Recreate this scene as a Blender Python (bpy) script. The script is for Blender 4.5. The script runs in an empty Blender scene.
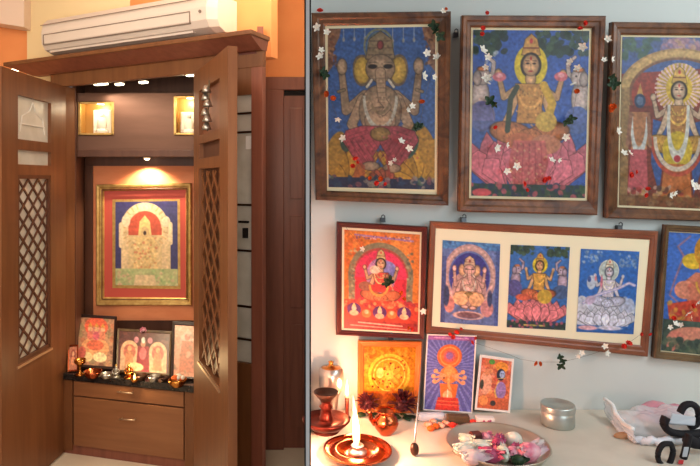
import bpy, math, random
import numpy as np
from mathutils import Vector, Matrix
random.seed(7)
rng = np.random.default_rng(5)
PI = math.pi
scene = bpy.context.scene
COL = scene.collection

# ------------------------------------------------------------------ camera
F, XP, YP = 600.0, 307.7, 180.0
CZ = 1.56
cam_d = bpy.data.cameras.new('camera')
cam = bpy.data.objects.new('camera', cam_d)
COL.objects.link(cam)
cam.location = (0, 0, CZ)
cam.rotation_euler = (PI / 2, 0, 0)
cam_d.sensor_width = 36
cam_d.lens = F / 700 * 36
cam_d.shift_x = (350 - XP) / 700
cam_d.shift_y = -(233 - YP) / 700
cam_d.clip_start = 0.02
scene.camera = cam
scene.view_settings.view_transform = 'Standard'
scene.view_settings.look = 'None'
scene.view_settings.gamma = 1
scene.view_settings.exposure = 0.0


def at(px, py, d):
    """a point at depth d (metres from the camera) seen in direction px, py"""
    return Vector(((px - XP) / F * d, d, CZ - (py - YP) / F * d))


def on_plane(px, py, o, n):
    r = Vector(((px - XP) / F, 1.0, -(py - YP) / F))
    c = Vector((0, 0, CZ))
    return c + r * ((Vector(o) - c).dot(n) / r.dot(n))


# ------------------------------------------------------------------ materials
def lin(c):
    out = []
    for v in c[:3]:
        v = v / 255.0
        out.append(v / 12.92 if v <= 0.04045 else ((v + 0.055) / 1.055) ** 2.4)
    return tuple(out) + (1.0,)


def mat(name, col, rough=0.5, metal=0.0, noise=0.0, scale=8.0, stretch=(1, 1, 1), col2=None, bump=0.0,
        emit=None, es=0.0, trans=0.0, alpha=1.0, coat=0.0, ior=1.45):
    m = bpy.data.materials.new(name)
    m.use_nodes = True
    nt = m.node_tree
    b = nt.nodes['Principled BSDF']
    b.inputs['Base Color'].default_value = lin(col)
    b.inputs['Roughness'].default_value = rough
    b.inputs['Metallic'].default_value = metal
    b.inputs['IOR'].default_value = ior
    b.inputs['Transmission Weight'].default_value = trans
    b.inputs['Alpha'].default_value = alpha
    b.inputs['Coat Weight'].default_value = coat
    if emit:
        b.inputs['Emission Color'].default_value = lin(emit)
        b.inputs['Emission Strength'].default_value = es
    if col2 or bump:
        tc = nt.nodes.new('ShaderNodeTexCoord')
        mp = nt.nodes.new('ShaderNodeMapping')
        mp.inputs['Scale'].default_value = stretch
        nz = nt.nodes.new('ShaderNodeTexNoise')
        nz.inputs['Scale'].default_value = scale
        nz.inputs['Detail'].default_value = 5
        nz.inputs['Distortion'].default_value = noise
        nt.links.new(tc.outputs['Object'], mp.inputs[0])
        nt.links.new(mp.outputs[0], nz.inputs['Vector'])
        if col2:
            cr = nt.nodes.new('ShaderNodeValToRGB')
            cr.color_ramp.elements[0].color = lin(col)
            cr.color_ramp.elements[1].color = lin(col2)
            cr.color_ramp.elements[0].position = 0.35
            cr.color_ramp.elements[1].position = 0.68
            nt.links.new(nz.outputs['Fac'], cr.inputs[0])
            nt.links.new(cr.outputs[0], b.inputs['Base Color'])
        if bump:
            bp = nt.nodes.new('ShaderNodeBump')
            bp.inputs['Strength'].default_value = bump
            bp.inputs['Distance'].default_value = 0.002
            nt.links.new(nz.outputs['Fac'], bp.inputs['Height'])
            nt.links.new(bp.outputs[0], b.inputs['Normal'])
    return m


def print_mat(name, rough=0.45, metal=0.0):
    m = bpy.data.materials.new(name)
    m.use_nodes = True
    nt = m.node_tree
    b = nt.nodes['Principled BSDF']
    a = nt.nodes.new('ShaderNodeVertexColor')
    a.layer_name = 'ink'
    nt.links.new(a.outputs['Color'], b.inputs['Base Color'])
    b.inputs['Roughness'].default_value = rough
    b.inputs['Metallic'].default_value = metal
    return m


M = {
    'wood': mat('cabinet_wood', (120, 76, 46), .42, col2=(106, 64, 38), scale=3, stretch=(9, 9, .7), noise=.6),
    'wood_red': mat('wood_red', (140, 84, 66), .4, col2=(124, 72, 56), scale=3, stretch=(9, 9, .7), noise=.6),
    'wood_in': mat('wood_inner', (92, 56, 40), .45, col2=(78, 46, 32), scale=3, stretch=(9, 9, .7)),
    'loft': mat('loft_laminate', (108, 76, 62), .7, col2=(98, 68, 54), scale=3, stretch=(1, 1, 6)),
    'dark': mat('dark_gap', (22, 14, 12), .7),
    'drawer': mat('drawer_wood', (142, 94, 62), .4, col2=(130, 84, 54), scale=3, stretch=(.8, 1, 10), noise=.5),
    'orange': mat('orange_plaster', (236, 156, 98), .8, col2=(228, 146, 90), scale=4),
    'orange2': mat('orange_backdrop', (230, 146, 100), .6, col2=(218, 130, 86), scale=6, stretch=(1, 1, 3)),
    'cream': mat('cream_plaster', (240, 222, 180), .85, bump=.1, scale=60),
    'beam': mat('pale_plaster', (226, 204, 190), .85, bump=.1, scale=60),
    'tile': mat('floor_marble', (226, 214, 196), .3, col2=(206, 190, 170), scale=3),
    'granite': mat('black_granite', (26, 24, 24), .15, col2=(46, 42, 42), scale=80),
    'gold': mat('gold_leaf', (206, 170, 104), .38, metal=.6, col2=(176, 136, 76), scale=30),
    'gold_box': mat('gold_niche', (196, 152, 84), .4, metal=.5),
    'mat_red': mat('red_mat', (188, 78, 66), .6),
    'white_ac': mat('ac_plastic', (212, 200, 192), .5),
    'grey_line': mat('grey_plastic', (128, 112, 102), .5),
    'frost': mat('frosted_glass', (216, 214, 206), .3, col2=(196, 194, 184), scale=9),
    'steel': mat('steel', (176, 172, 166), .28, metal=.9),
    'brass': mat('brass', (206, 142, 66), .22, metal=1.0, col2=(176, 108, 50), scale=20),
    'copper': mat('copper', (186, 98, 58), .2, metal=1.0, col2=(150, 72, 44), scale=14),
    'copper_dark': mat('aged_copper', (104, 40, 30), .35, metal=.85, col2=(70, 28, 22), scale=14),
    'bowl_dark': mat('dark_bronze', (66, 44, 34), .35, metal=.7),
    'frame_wood': mat('moulding_wood', (118, 76, 46), .35, col2=(62, 36, 22), scale=9, stretch=(2, 2, 2), noise=1.5),
    'frame_wood2': mat('moulding_wood_b', (128, 82, 50), .35, col2=(74, 44, 28), scale=11, stretch=(2, 2, 2), noise=1.2),
    'frame_red': mat('dark_red_moulding', (92, 34, 26), .35, col2=(70, 24, 20), scale=11),
    'frame_brown': mat('brown_moulding', (140, 84, 56), .4, col2=(112, 62, 42), scale=11),
    'frame_old': mat('old_gilt_moulding', (112, 88, 58), .4, col2=(74, 54, 38), scale=20),
    'frame_orange': mat('orange_moulding', (206, 118, 48), .35, col2=(176, 88, 34), scale=14),
    'frame_black': mat('black_moulding', (44, 24, 20), .4),
    'mat_cream': mat('cream_mat', (226, 214, 176), .7),
    'mat_ivory': mat('ivory_mat', (232, 222, 190), .7),
    'wallB': mat('painted_wall', (206, 212, 208), .75, col2=(196, 203, 200), scale=3, bump=.08),
    'table': mat('stone_shelf', (216, 208, 192), .4, col2=(200, 192, 176), scale=6, noise=1),
    'white': mat('white_paint', (238, 238, 238), .6),
    'black': mat('black_paint', (10, 10, 10), .5),
    'tin': mat('tin_steel', (190, 196, 190), .34, metal=.7, col2=(172, 178, 172), scale=20),
    'plate': mat('plate_steel', (206, 200, 188), .3, metal=.75, col2=(186, 176, 160), scale=12),
    'petal_white': mat('jasmine_white', (236, 232, 220), .6),
    'petal_orange': mat('marigold_orange', (232, 112, 30), .6, col2=(214, 84, 22), scale=60),
    'petal_red': mat('red_petal', (232, 60, 40), .7, col2=(214, 44, 34), scale=60),
    'leaf': mat('green_leaf', (34, 66, 36), .55, col2=(22, 46, 28), scale=60),
    'string': mat('thread', (96, 84, 66), .8),
    'motif': mat('etched', (232, 230, 224), .4),
    'maroon': mat('maroon_petal', (92, 26, 34), .6, col2=(60, 16, 24), scale=60),
    'magenta': mat('magenta_petal', (150, 42, 84), .5, col2=(190, 96, 132), scale=50, stretch=(1, 1, 1)),
    'pinkbud': mat('pink_petal', (206, 96, 128), .5, col2=(232, 190, 200), scale=40),
    'bulb': mat('white_bulb', (232, 232, 214), .45, col2=(214, 208, 196), scale=30),
    'pale': mat('pale_petal', (216, 206, 198), .5, col2=(196, 160, 176), scale=40),
    'greenwhite': mat('green_white_petal', (204, 214, 190), .5, col2=(226, 226, 216), scale=40),
    'jaggery': mat('jaggery', (98, 48, 40), .7, col2=(74, 32, 28), scale=40, bump=.5),
    'strap': mat('black_strap', (16, 15, 22), .8),
    'buckle': mat('grey_buckle', (178, 184, 192), .4),
    'tag_red': mat('red_tag', (190, 40, 50), .5),
    'bagin': mat('pink_contents', (214, 130, 150), .6, col2=(200, 160, 170), scale=20),
    'pouch': mat('tan_pouch', (176, 130, 92), .6),
    'wrap': mat('blue_white_wrap', (176, 190, 206), .4, col2=(210, 214, 220), scale=50),
    'box_brown': mat('brown_carton', (92, 72, 48), .6, col2=(70, 56, 40), scale=40),
    'candy': mat('candy', (232, 130, 96), .5, col2=(236, 196, 170), scale=90),
    'metal_hook': mat('hook_metal', (96, 100, 104), .35, metal=.8),
    'flame': mat('flame', (255, 220, 150), .5, emit=(255, 190, 96), es=5.0),
    'lampglow': mat('lamp_lens', (255, 250, 235), .5, emit=(255, 236, 196), es=8.0),
    'idol_white': mat('white_marble_idol', (240, 232, 214), .5),
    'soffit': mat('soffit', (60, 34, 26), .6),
    'handle': mat('brushed_handle', (206, 176, 146), .3, metal=.7),
    'paper': mat('card_edge', (230, 224, 218), .6),
}
# thin translucent plastic for the bag
m = bpy.data.materials.new('thin_plastic')
m.use_nodes = True
nt = m.node_tree
b = nt.nodes['Principled BSDF']
b.inputs['Base Color'].default_value = lin((236, 240, 246))
b.inputs['Roughness'].default_value = .22
b.inputs['Alpha'].default_value = .5
M['plastic'] = m
M['print'] = print_mat('printed_paper', .4)
M['film_white'] = mat('white_film', (226, 230, 238), .3, alpha=.9)
M['foil'] = print_mat('printed_foil', .22, .35)


# ------------------------------------------------------------------ mesh builder
class MB:
    def __init__(s):
        s.v, s.f, s.c = [], [], None

    def add(s, vs, fs):
        o = len(s.v)
        s.v += [Vector(p) for p in vs]
        s.f += [tuple(i + o for i in f) for f in fs]
        return s

    def hexa(s, p):  # p: 4 bottom/front + 4 top/back corners
        return s.add(p, [(0, 1, 2, 3), (7, 6, 5, 4), (0, 4, 5, 1), (1, 5, 6, 2), (2, 6, 7, 3), (3, 7, 4, 0)])

    def box(s, x0, x1, y0, y1, z0, z1, T=None):
        p = [Vector((x, y, z)) for z in (z0, z1) for x, y in ((x0, y0), (x1, y0), (x1, y1), (x0, y1))]
        if T is not None:
            p = [T @ q for q in p]
        return s.hexa(p)

    def slab(s, quad, off):
        off = Vector(off)
        return s.hexa([Vector(q) for q in quad] + [Vector(q) + off for q in quad])

    def lathe(s, prof, c=(0, 0, 0), n=28, T=None, cap=False):
        vs, fs = [], []
        for r, z in prof:
            for k in range(n):
                a = 2 * PI * k / n
                p = Vector((r * math.cos(a), r * math.sin(a), z))
                vs.append((T @ p if T is not None else p) + Vector(c))
        for i in range(len(prof) - 1):
            for k in range(n):
                k2 = (k + 1) % n
                fs.append((i * n + k, i * n + k2, (i + 1) * n + k2, (i + 1) * n + k))
        if cap:
            fs.append(tuple(reversed(range(n))))
            fs.append(tuple((len(prof) - 1) * n + k for k in range(n)))
        return s.add(vs, fs)

    def tube(s, pts, r, n=8, flat=None):
        pts = [Vector(p) for p in pts]
        rs = r if isinstance(r, (list, tuple)) else [r] * len(pts)
        vs, fs = [], []
        ref = Vector((0, 0, 1))
        for i, p in enumerate(pts):
            d = (pts[min(i + 1, len(pts) - 1)] - pts[max(i - 1, 0)]).normalized()
            u = d.cross(ref)
            if u.length < 1e-3:
                u = d.cross(Vector((1, 0, 0)))
            u.normalize()
            w = d.cross(u).normalized()
            for k in range(n):
                a = 2 * PI * k / n
                vs.append(p + u * rs[i] * math.cos(a) + w * (rs[i] if flat is None else flat) * math.sin(a))
        for i in range(len(pts) - 1):
            for k in range(n):
                k2 = (k + 1) % n
                fs.append((i * n + k, i * n + k2, (i + 1) * n + k2, (i + 1) * n + k))
        fs.append(tuple(reversed(range(n))))
        fs.append(tuple((len(pts) - 1) * n + k for k in range(n)))
        return s.add(vs, fs)

    def ball(s, c, rx, ry=None, rz=None, n=12, m=8, T=None):
        ry = ry or rx
        rz = rz or rx
        vs, fs = [], []
        for i in range(m + 1):
            t = PI * i / m
            for k in range(n):
                a = 2 * PI * k / n
                p = Vector((rx * math.sin(t) * math.cos(a), ry * math.sin(t) * math.sin(a), rz * math.cos(t)))
                vs.append((T @ p if T is not None else p) + Vector(c))
        for i in range(m):
            for k in range(n):
                k2 = (k + 1) % n
                fs.append((i * n + k, (i + 1) * n + k, (i + 1) * n + k2, i * n + k2))
        return s.add(vs, fs)

    def petal(s, base, tip, side, w, cup=0.0):
        """a curved petal from base to tip, side = width direction"""
        base, tip, side = Vector(base), Vector(tip), Vector(side).normalized()
        d = tip - base
        nrm = d.cross(side).normalized()
        vs, fs = [], []
        for i in range(6):
            t = i / 5
            ww = w * math.sin(PI * min(max(t * .86 + .09, 0), 1)) ** .8
            for k in range(5):
                q = (k - 2) / 2
                vs.append(base + d * t + side * ww * q + nrm * (cup * (q * q * .8 + math.sin(t * PI) * -.9)))
        for i in range(5):
            for k in range(4):
                a = i * 5 + k
                fs.append((a, a + 1, a + 6, a + 5))
        return s.add(vs, fs)

    def build(s, name, m, parent=None, smooth=False, bev=0.0, loc=None, thick=0.0):
        o0 = Vector(parent_world(parent)) if parent else Vector(loc if loc else (0, 0, 0))
        me = bpy.data.meshes.new(name)
        me.from_pydata([v - o0 for v in s.v], [], s.f)
        me.update()
        if smooth:
            for p in me.polygons:
                p.use_smooth = True
        me.materials.append(M[m] if isinstance(m, str) else m)
        o = bpy.data.objects.new(name, me)
        COL.objects.link(o)
        if parent:
            o.parent = parent
        else:
            o.location = o0
        o['_w'] = tuple(o0)
        import bmesh
        bm = bmesh.new()
        bm.from_mesh(me)
        bmesh.ops.recalc_face_normals(bm, faces=bm.faces)
        bm.to_mesh(me)
        bm.free()
        if thick:
            sm = o.modifiers.new('solid', 'SOLIDIFY')
            sm.thickness = thick
        if bev:
            bm_ = o.modifiers.new('bevel', 'BEVEL')
            bm_.width = bev
            bm_.segments = 2
            bm_.limit_method = 'ANGLE'
        return o


def parent_world(p):
    return tuple(p['_w'])


def tag(o, label, cat, group=None):
    o['label'] = label
    o['category'] = cat
    if group:
        o['group'] = group
    return o


def thing(name, label, cat, loc=(0, 0, 0), group=None):
    o = bpy.data.objects.new(name, None)
    o.empty_display_size = .05
    COL.objects.link(o)
    o.location = loc
    o['_w'] = tuple(loc)
    return tag(o, label, cat, group)


def struct(name, mb, m, **k):
    o = mb.build(name, m, **k)
    o['kind'] = 'structure'
    return o


def lamp(kind, name, loc, energy, col, size=None, target=None, **k):
    l = bpy.data.lights.new(name, kind)
    l.energy = energy
    l.color = col
    if kind == 'AREA':
        l.shape = 'RECTANGLE'
        l.size, l.size_y = size
    elif size is not None:
        l.shadow_soft_size = size
    for a, v in k.items():
        setattr(l, a, v)
    o = bpy.data.objects.new(name, l)
    COL.objects.link(o)
    o.location = loc
    if target is not None:
        o.rotation_euler = (Vector(target) - Vector(loc)).to_track_quat('-Z', 'Y').to_euler()
    return o


# ------------------------------------------------------------------ printed pictures
class Paint:
    """draws coloured shapes in the print's own coordinates; the result becomes the ink of a fine mesh"""

    def __init__(s, x0, y0, x1, y1, n, bg):
        s.b = (x0, y0, x1, y1)
        s.ol = 0
        s.nx = n
        s.ny = int(n * (y1 - y0) / (x1 - x0))
        xs = np.linspace(x0, x1, s.nx)
        ys = np.linspace(y0, y1, s.ny)
        s.X, s.Y = np.meshgrid(xs, ys)
        s.px = (x1 - x0) / n
        s.A = np.zeros((s.ny, s.nx, 3)) + np.array(bg, float)

    def mix(s, d, col, op=1.0, soft=1.0):
        a = np.clip(.5 - d / (s.px * soft), 0, 1)[..., None] * op
        s.A = s.A * (1 - a) + np.array(col, float) * a
        return s

    def ell(s, cx, cy, rx, ry, col, rot=0, op=1.0, soft=1.5):
        c, q = math.cos(rot), math.sin(rot)
        dx, dy = s.X - cx, s.Y - cy
        u, v = dx * c + dy * q, -dx * q + dy * c
        rr = np.sqrt((u / rx) ** 2 + (v / ry) ** 2)
        d = (rr - 1) * min(rx, ry)
        if s.ol and min(rx, ry) > 3 * s.px:
            s.mix(d - s.ol, [k * .42 for k in col], op * .8, soft)
            f = (1.12 - .34 * np.clip(rr, 0, 1) ** 2)[..., None]
            a = np.clip(.5 - d / (s.px * soft), 0, 1)[..., None] * op
            s.A = s.A * (1 - a) + np.array(col, float) * f * a
            return s
        return s.mix(d, col, op, soft)

    def ring(s, cx, cy, rx, ry, w, col, op=1.0, a0=None, a1=None):
        dx, dy = s.X - cx, s.Y - cy
        d = np.abs((np.sqrt((dx / rx) ** 2 + (dy / ry) ** 2) - 1) * min(rx, ry)) - w / 2
        if a0 is not None:
            an = np.arctan2(-dy, dx)
            d = np.where((an >= a0) & (an <= a1), d, 99)
        return s.mix(d, col, op)

    def line(s, pts, w, col, op=1.0, w2=None):
        best = np.full(s.X.shape, 1e9)
        n = len(pts) - 1
        for i in range(n):
            (ax, ay), (bx, by) = pts[i], pts[i + 1]
            L = (bx - ax) ** 2 + (by - ay) ** 2 + 1e-9
            t = np.clip(((s.X - ax) * (bx - ax) + (s.Y - ay) * (by - ay)) / L, 0, 1)
            ww = w if w2 is None else w + (w2 - w) * (i + t) / n
            best = np.minimum(best, np.hypot(s.X - ax - t * (bx - ax), s.Y - ay - t * (by - ay)) - ww / 2)
        if s.ol and w > 4 * s.px:
            s.mix(best - s.ol, [k * .42 for k in col], op * .8, 1.3)
        return s.mix(best, col, op, 1.3)

    def poly(s, pts, col, op=1.0):
        ins = np.zeros(s.X.shape, bool)
        best = np.full(s.X.shape, 1e9)
        n = len(pts)
        for i in range(n):
            (ax, ay), (bx, by) = pts[i], pts[(i + 1) % n]
            L = (bx - ax) ** 2 + (by - ay) ** 2 + 1e-9
            t = np.clip(((s.X - ax) * (bx - ax) + (s.Y - ay) * (by - ay)) / L, 0, 1)
            best = np.minimum(best, np.hypot(s.X - ax - t * (bx - ax), s.Y - ay - t * (by - ay)))
            if ay != by:
                ins ^= ((ay > s.Y) != (by > s.Y)) & (s.X < (bx - ax) * (s.Y - ay) / (by - ay) + ax)
        if s.ol:
            s.mix(np.where(ins, -best, best) - s.ol, [k * .42 for k in col], op * .8, 1.3)
        return s.mix(np.where(ins, -best, best), col, op, 1.3)

    def petals(s, cx, cy, n, a0, a1, r, w, col, edge=None):
        for k in range(n):
            a = a0 + (a1 - a0) * k / max(n - 1, 1)
            x, y = cx + r * .55 * math.cos(a), cy - r * .55 * math.sin(a)
            if edge:
                s.ell(x, y, r * .5 + 2, w + 2, edge, -a)
            s.ell(x, y, r * .5, w, [c * (1 + .08 * ((k % 3) - 1)) for c in col], -a)
            s.ell(x, y, r * .3, w * .5, [c * 1.12 for c in col], -a, .5)
        return s

    def rays(s, cx, cy, n, r0, r1, col, w=.4, op=1.0):
        dx, dy = s.X - cx, s.Y - cy
        an = np.arctan2(dy, dx) * n / (2 * PI)
        r = np.hypot(dx, dy)
        m = (np.abs(an - np.round(an)) < w / 2) & (r > r0) & (r < r1)
        a = m[..., None] * op
        s.A = s.A * (1 - a) + np.array(col, float) * a
        return s

    def dots(s, x0, y0, x1, y1, n, r, cols, op=.9, seed=1):
        g = np.random.default_rng(seed)
        for k in range(n):
            c = cols[int(g.integers(len(cols)))]
            s.ell(g.uniform(x0, x1), g.uniform(y0, y1), r * g.uniform(.6, 1.3), r * g.uniform(.6, 1.3), c,
                  g.uniform(0, 3), op)
        return s

    def lotus(s, cx, cy, w, h, col):
        """a broad open lotus: layered rows of pointed petals, cy is its foot"""
        s.ol = 1.0 * s.px
        for row, (n, sp, hh) in enumerate(((8, 1.0, 1.0), (7, .86, .82), (5, .6, .66))):
            for k in sorted(range(n), key=lambda j: -abs(j - (n - 1) / 2)):
                t = (k - (n - 1) / 2) / ((n - 1) / 2)
                x0_, xt = cx + t * w * .30 * sp, cx + t * w * .50 * sp
                yt = cy - h * hh * (1 - .30 * abs(t) ** 2)
                pw = w * .085
                c_ = [min(255, v * (1.0 + .07 * row - .05 * (k % 2))) for v in col]
                xm, ym = (x0_ * .35 + xt * .65) + t * w * .05, cy * .42 + yt * .58
                s.poly([(x0_, cy), (xm - pw, ym + 4), (xm - pw * .7, ym - h * .18), (xt, yt), (xm + pw * .7, ym - h * .18), (xm + pw, ym + 4)], c_)
                s.line([(x0_, cy - 4), (xm, ym), (xt, yt + 5)], w * .012, [v * .78 for v in c_], .5)
        s.ol = 0
        return s

    def tusker(s, x, y, k, q, col):
        """a small elephant's head and raised trunk facing q"""
        s.ol = 1.0 * s.px
        s.ell(x - q * 4 * k, y + 40 * k, 17 * k, 34 * k, col).line([(x + q * 6 * k, y + 4 * k), (x + q * 20 * k, y - 6 * k), (x + q * 22 * k, y - 26 * k), (x + q * 8 * k, y - 38 * k)], 9 * k, col, w2=5 * k)
        s.ell(x, y, 15 * k, 16 * k, col).ell(x - q * 10 * k, y + 4 * k, 8 * k, 13 * k, [c * .88 for c in col])
        s.ell(x + q * 5 * k, y - 2 * k, 2 * k, 1.6 * k, (30, 24, 24)).line([(x + q * 6 * k, y + 10 * k), (x + q * 15 * k, y + 14 * k)], 3 * k, (226, 220, 206))
        s.ell(x, y - 14 * k, 9 * k, 4 * k, (196, 120, 70))
        s.ol = 0
        return s

    def figure(s, cx, top, k, skin, cloth, wrap, gold=(190, 140, 60), crown=True, hair=(30, 20, 20), arms=True):
        """a seated four-armed figure about 100*k wide"""
        s.ol = 1.1 * s.px
        e = s.ell
        if crown:
            s.poly([(cx - 11 * k, top + 24 * k), (cx - 7 * k, top + 6 * k), (cx, top), (cx + 7 * k, top + 6 * k),
                    (cx + 11 * k, top + 24 * k)], gold)
            s.line([(cx - 9 * k, top + 16 * k), (cx + 9 * k, top + 16 * k)], 1.6 * k, (120, 60, 40))
            e(cx, top + 8 * k, 2 * k, 3 * k, (190, 60, 60))
        e(cx, top + 36 * k, 12 * k, 14 * k, hair)
        if arms:
            for q in (-1, 1):
                s.line([(cx + q * 14 * k, top + 62 * k), (cx + q * 32 * k, top + 74 * k), (cx + q * 38 * k, top + 50 * k)],
                       8 * k, [c * .92 for c in skin], w2=5 * k)
                e(cx + q * 39 * k, top + 46 * k, 4 * k, 5 * k, skin)
                s.line([(cx + q * 15 * k, top + 66 * k), (cx + q * 24 * k, top + 92 * k), (cx + q * 30 * k, top + 104 * k)],
                       9 * k, skin, w2=6 * k)
        e(cx, top + 52 * k, 6 * k, 8 * k, skin)
        s.poly([(cx - 18 * k, top + 58 * k), (cx + 18 * k, top + 58 * k), (cx + 14 * k, top + 84 * k),
                (cx + 16 * k, top + 104 * k), (cx - 16 * k, top + 104 * k), (cx - 14 * k, top + 84 * k)], wrap)
        e(cx, top + 36 * k, 9.5 * k, 12 * k, skin)
        for q in (-1, 1):
            e(cx + q * 4 * k, top + 34 * k, 2.1 * k, 1.1 * k, (40, 25, 25))
            s.line([(cx + q * 2 * k, top + 31 * k), (cx + q * 6.5 * k, top + 31 * k)], .8 * k, (60, 35, 30))
        s.line([(cx, top + 35 * k), (cx, top + 40 * k)], 1 * k, [c * .8 for c in skin])
        e(cx, top + 43 * k, 2.6 * k, 1 * k, (170, 50, 50))
        e(cx, top + 28 * k, 1.1 * k, 2.2 * k, (190, 30, 30))
        s.ring(cx, top + 60 * k, 10 * k, 12 * k, 2.2 * k, gold, a0=-PI, a1=0)
        s.ring(cx, top + 62 * k, 15 * k, 24 * k, 2.4 * k, [c * 1.15 for c in gold], a0=-PI, a1=0)
        # crossed legs under cloth
        e(cx - 22 * k, top + 116 * k, 26 * k, 13 * k, cloth, .18)
        e(cx + 22 * k, top + 116 * k, 26 * k, 13 * k, [c * .93 for c in cloth], -.18)
        e(cx, top + 122 * k, 16 * k, 11 * k, [c * 1.08 for c in cloth])
        for j in range(5):
            s.line([(cx - 30 * k + j * 6 * k, top + 108 * k), (cx - 22 * k + j * 8 * k, top + 128 * k)], 1 * k,
                   [c * .75 for c in cloth], .7)
            s.line([(cx + 30 * k - j * 6 * k, top + 108 * k), (cx + 22 * k - j * 8 * k, top + 128 * k)], 1 * k,
                   [c * .75 for c in cloth], .7)
        s.dots(cx - 16 * k, top + 60 * k, cx + 16 * k, top + 104 * k, 40, 1.1 * k, [[c * 1.2 for c in gold], [c * .6 for c in wrap], [c * .7 for c in gold]], .8, 12)
        s.dots(cx - 34 * k, top + 106 * k, cx + 34 * k, top + 128 * k, 40, 1.2 * k, [gold, [c * .6 for c in cloth], [c * 1.15 for c in cloth]], .7, 13)
        s.ol = 0
        return s

    def elephant(s, cx, top, k, skin, cloth, ear, gold=(150, 130, 90)):
        """a seated elephant-headed figure"""
        s.ol = 1.1 * s.px
        e = s.ell
        dk = [c * .68 for c in skin]
        for q in (-1, 1):
            s.line([(cx + q * 16 * k, top + 66 * k), (cx + q * 36 * k, top + 82 * k), (cx + q * 40 * k, top + 44 * k)],
                   11 * k, [c * .93 for c in skin], w2=6 * k)
            e(cx + q * 40 * k, top + 36 * k, 5 * k, 8 * k, [c * 1.05 for c in skin])
            s.line([(cx + q * 38 * k, top + 60 * k), (cx + q * 44 * k, top + 62 * k)], 2.4 * k, gold)
            s.line([(cx + q * 18 * k, top + 70 * k), (cx + q * 30 * k, top + 96 * k), (cx + q * 24 * k, top + 108 * k)],
                   11 * k, skin, w2=8 * k)
        e(cx, top + 82 * k, 22 * k, 27 * k, skin)
        e(cx, top + 92 * k, 16 * k, 14 * k, [c * 1.08 for c in skin])
        for q in (-1, 1):
            e(cx + q * 19 * k, top + 40 * k, 9 * k, 15 * k, ear, q * .15)
            s.ring(cx + q * 19 * k, top + 40 * k, 9 * k, 15 * k, 1.6 * k, dk)
        s.poly([(cx - 15 * k, top + 28 * k), (cx - 11 * k, top + 8 * k), (cx, top), (cx + 11 * k, top + 8 * k),
                (cx + 15 * k, top + 28 * k)], gold)
        for j in (10, 17, 24):
            s.line([(cx - 12 * k, top + j * k), (cx + 12 * k, top + j * k)], 1.6 * k, dk)
        e(cx, top + 14 * k, 3 * k, 4 * k, (130, 60, 60))
        e(cx, top + 38 * k, 15 * k, 14 * k, skin)
        for q in (-1, 1):
            e(cx + q * 8 * k, top + 36 * k, 3.6 * k, 1.8 * k, (35, 28, 28))
            s.line([(cx + q * 4 * k, top + 31.5 * k), (cx + q * 12 * k, top + 32 * k)], 1.1 * k, dk)
            s.line([(cx + q * 9 * k, top + 50 * k), (cx + q * 14 * k, top + 57 * k)], 2.5 * k, (210, 200, 180))
        s.line([(cx, top + 42 * k), (cx + 1 * k, top + 58 * k), (cx + 2 * k, top + 70 * k), (cx + 8 * k, top + 78 * k),
                (cx + 3 * k, top + 84 * k)], 10 * k, [c * 1.04 for c in skin], w2=5 * k)
        for j in range(6):
            s.line([(cx - 4 * k, top + (48 + 5 * j) * k), (cx + 5 * k, top + (48 + 5 * j) * k)], .9 * k, dk, .7)
        s.ring(cx, top + 66 * k, 17 * k, 34 * k, 3 * k, (188, 184, 168), a0=-PI, a1=0)
        s.ring(cx, top + 64 * k, 11 * k, 20 * k, 2 * k, gold, a0=-PI, a1=0)
        for q in (-1, 1):
            s.poly([(cx, top + 98 * k), (cx + q * 20 * k, top + 98 * k), (cx + q * 36 * k, top + 103 * k), (cx + q * 40 * k, top + 113 * k),
                    (cx + q * 30 * k, top + 128 * k), (cx + q * 18 * k, top + 142 * k), (cx + q * 4 * k, top + 147 * k), (cx + q * 8 * k, top + 130 * k),
                    (cx, top + 116 * k)], [c * (1 if q < 0 else .92) for c in cloth])
            s.line([(cx + q * 14 * k, top + 104 * k), (cx + q * 32 * k, top + 110 * k)], 3 * k, [min(255, c * 1.25) for c in cloth], .6)
            s.line([(cx + q * 28 * k, top + 114 * k), (cx + q * 10 * k, top + 138 * k)], 3 * k, [min(255, c * 1.22) for c in cloth], .6)
        e(cx, top + 106 * k, 10 * k, 7 * k, (150, 120, 70))
        for j in range(6):
            s.line([(cx - 38 * k + j * 6 * k, top + 112 * k), (cx - 26 * k + j * 7 * k, top + 136 * k)], 1 * k,
                   [c * .72 for c in cloth], .7)
            s.line([(cx + 38 * k - j * 6 * k, top + 112 * k), (cx + 26 * k - j * 7 * k, top + 136 * k)], 1 * k,
                   [c * .72 for c in cloth], .7)
        e(cx - 10 * k, top + 140 * k, 9 * k, 4.5 * k, skin)
        e(cx + 12 * k, top + 142 * k, 9 * k, 4.5 * k, skin)
        s.dots(cx - 24 * k, top + 64 * k, cx + 24 * k, top + 106 * k, 50, 1.1 * k, [dk, gold, [c * 1.2 for c in skin]], .7, 12)
        s.dots(cx - 40 * k, top + 108 * k, cx + 40 * k, top + 136 * k, 40, 1.2 * k, [gold, [c * .6 for c in cloth], [c * 1.2 for c in cloth]], .6, 13)
        s.ol = 0
        return s

    def grain(s, amp=.10, cell=3, seed=3, gain=1.0, lift=0.0):
        g = np.random.default_rng(seed)
        n = g.normal(0, 1, (s.ny // cell + 2, s.nx // cell + 2, 1))
        n = np.kron(n, np.ones((cell, cell, 1)))[:s.ny, :s.nx]
        n2 = g.normal(0, 1, (s.ny, s.nx, 3))
        for ax in (0, 1):
            n = (n + np.roll(n, 1, ax) + np.roll(n, -1, ax) + np.roll(n, 2, ax)) / 4
        s.A = s.A * (1 + amp * 1.6 * n + amp * .22 * n2)
        s.A = np.clip(s.A * gain + lift, 3, 250)
        return s


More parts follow.
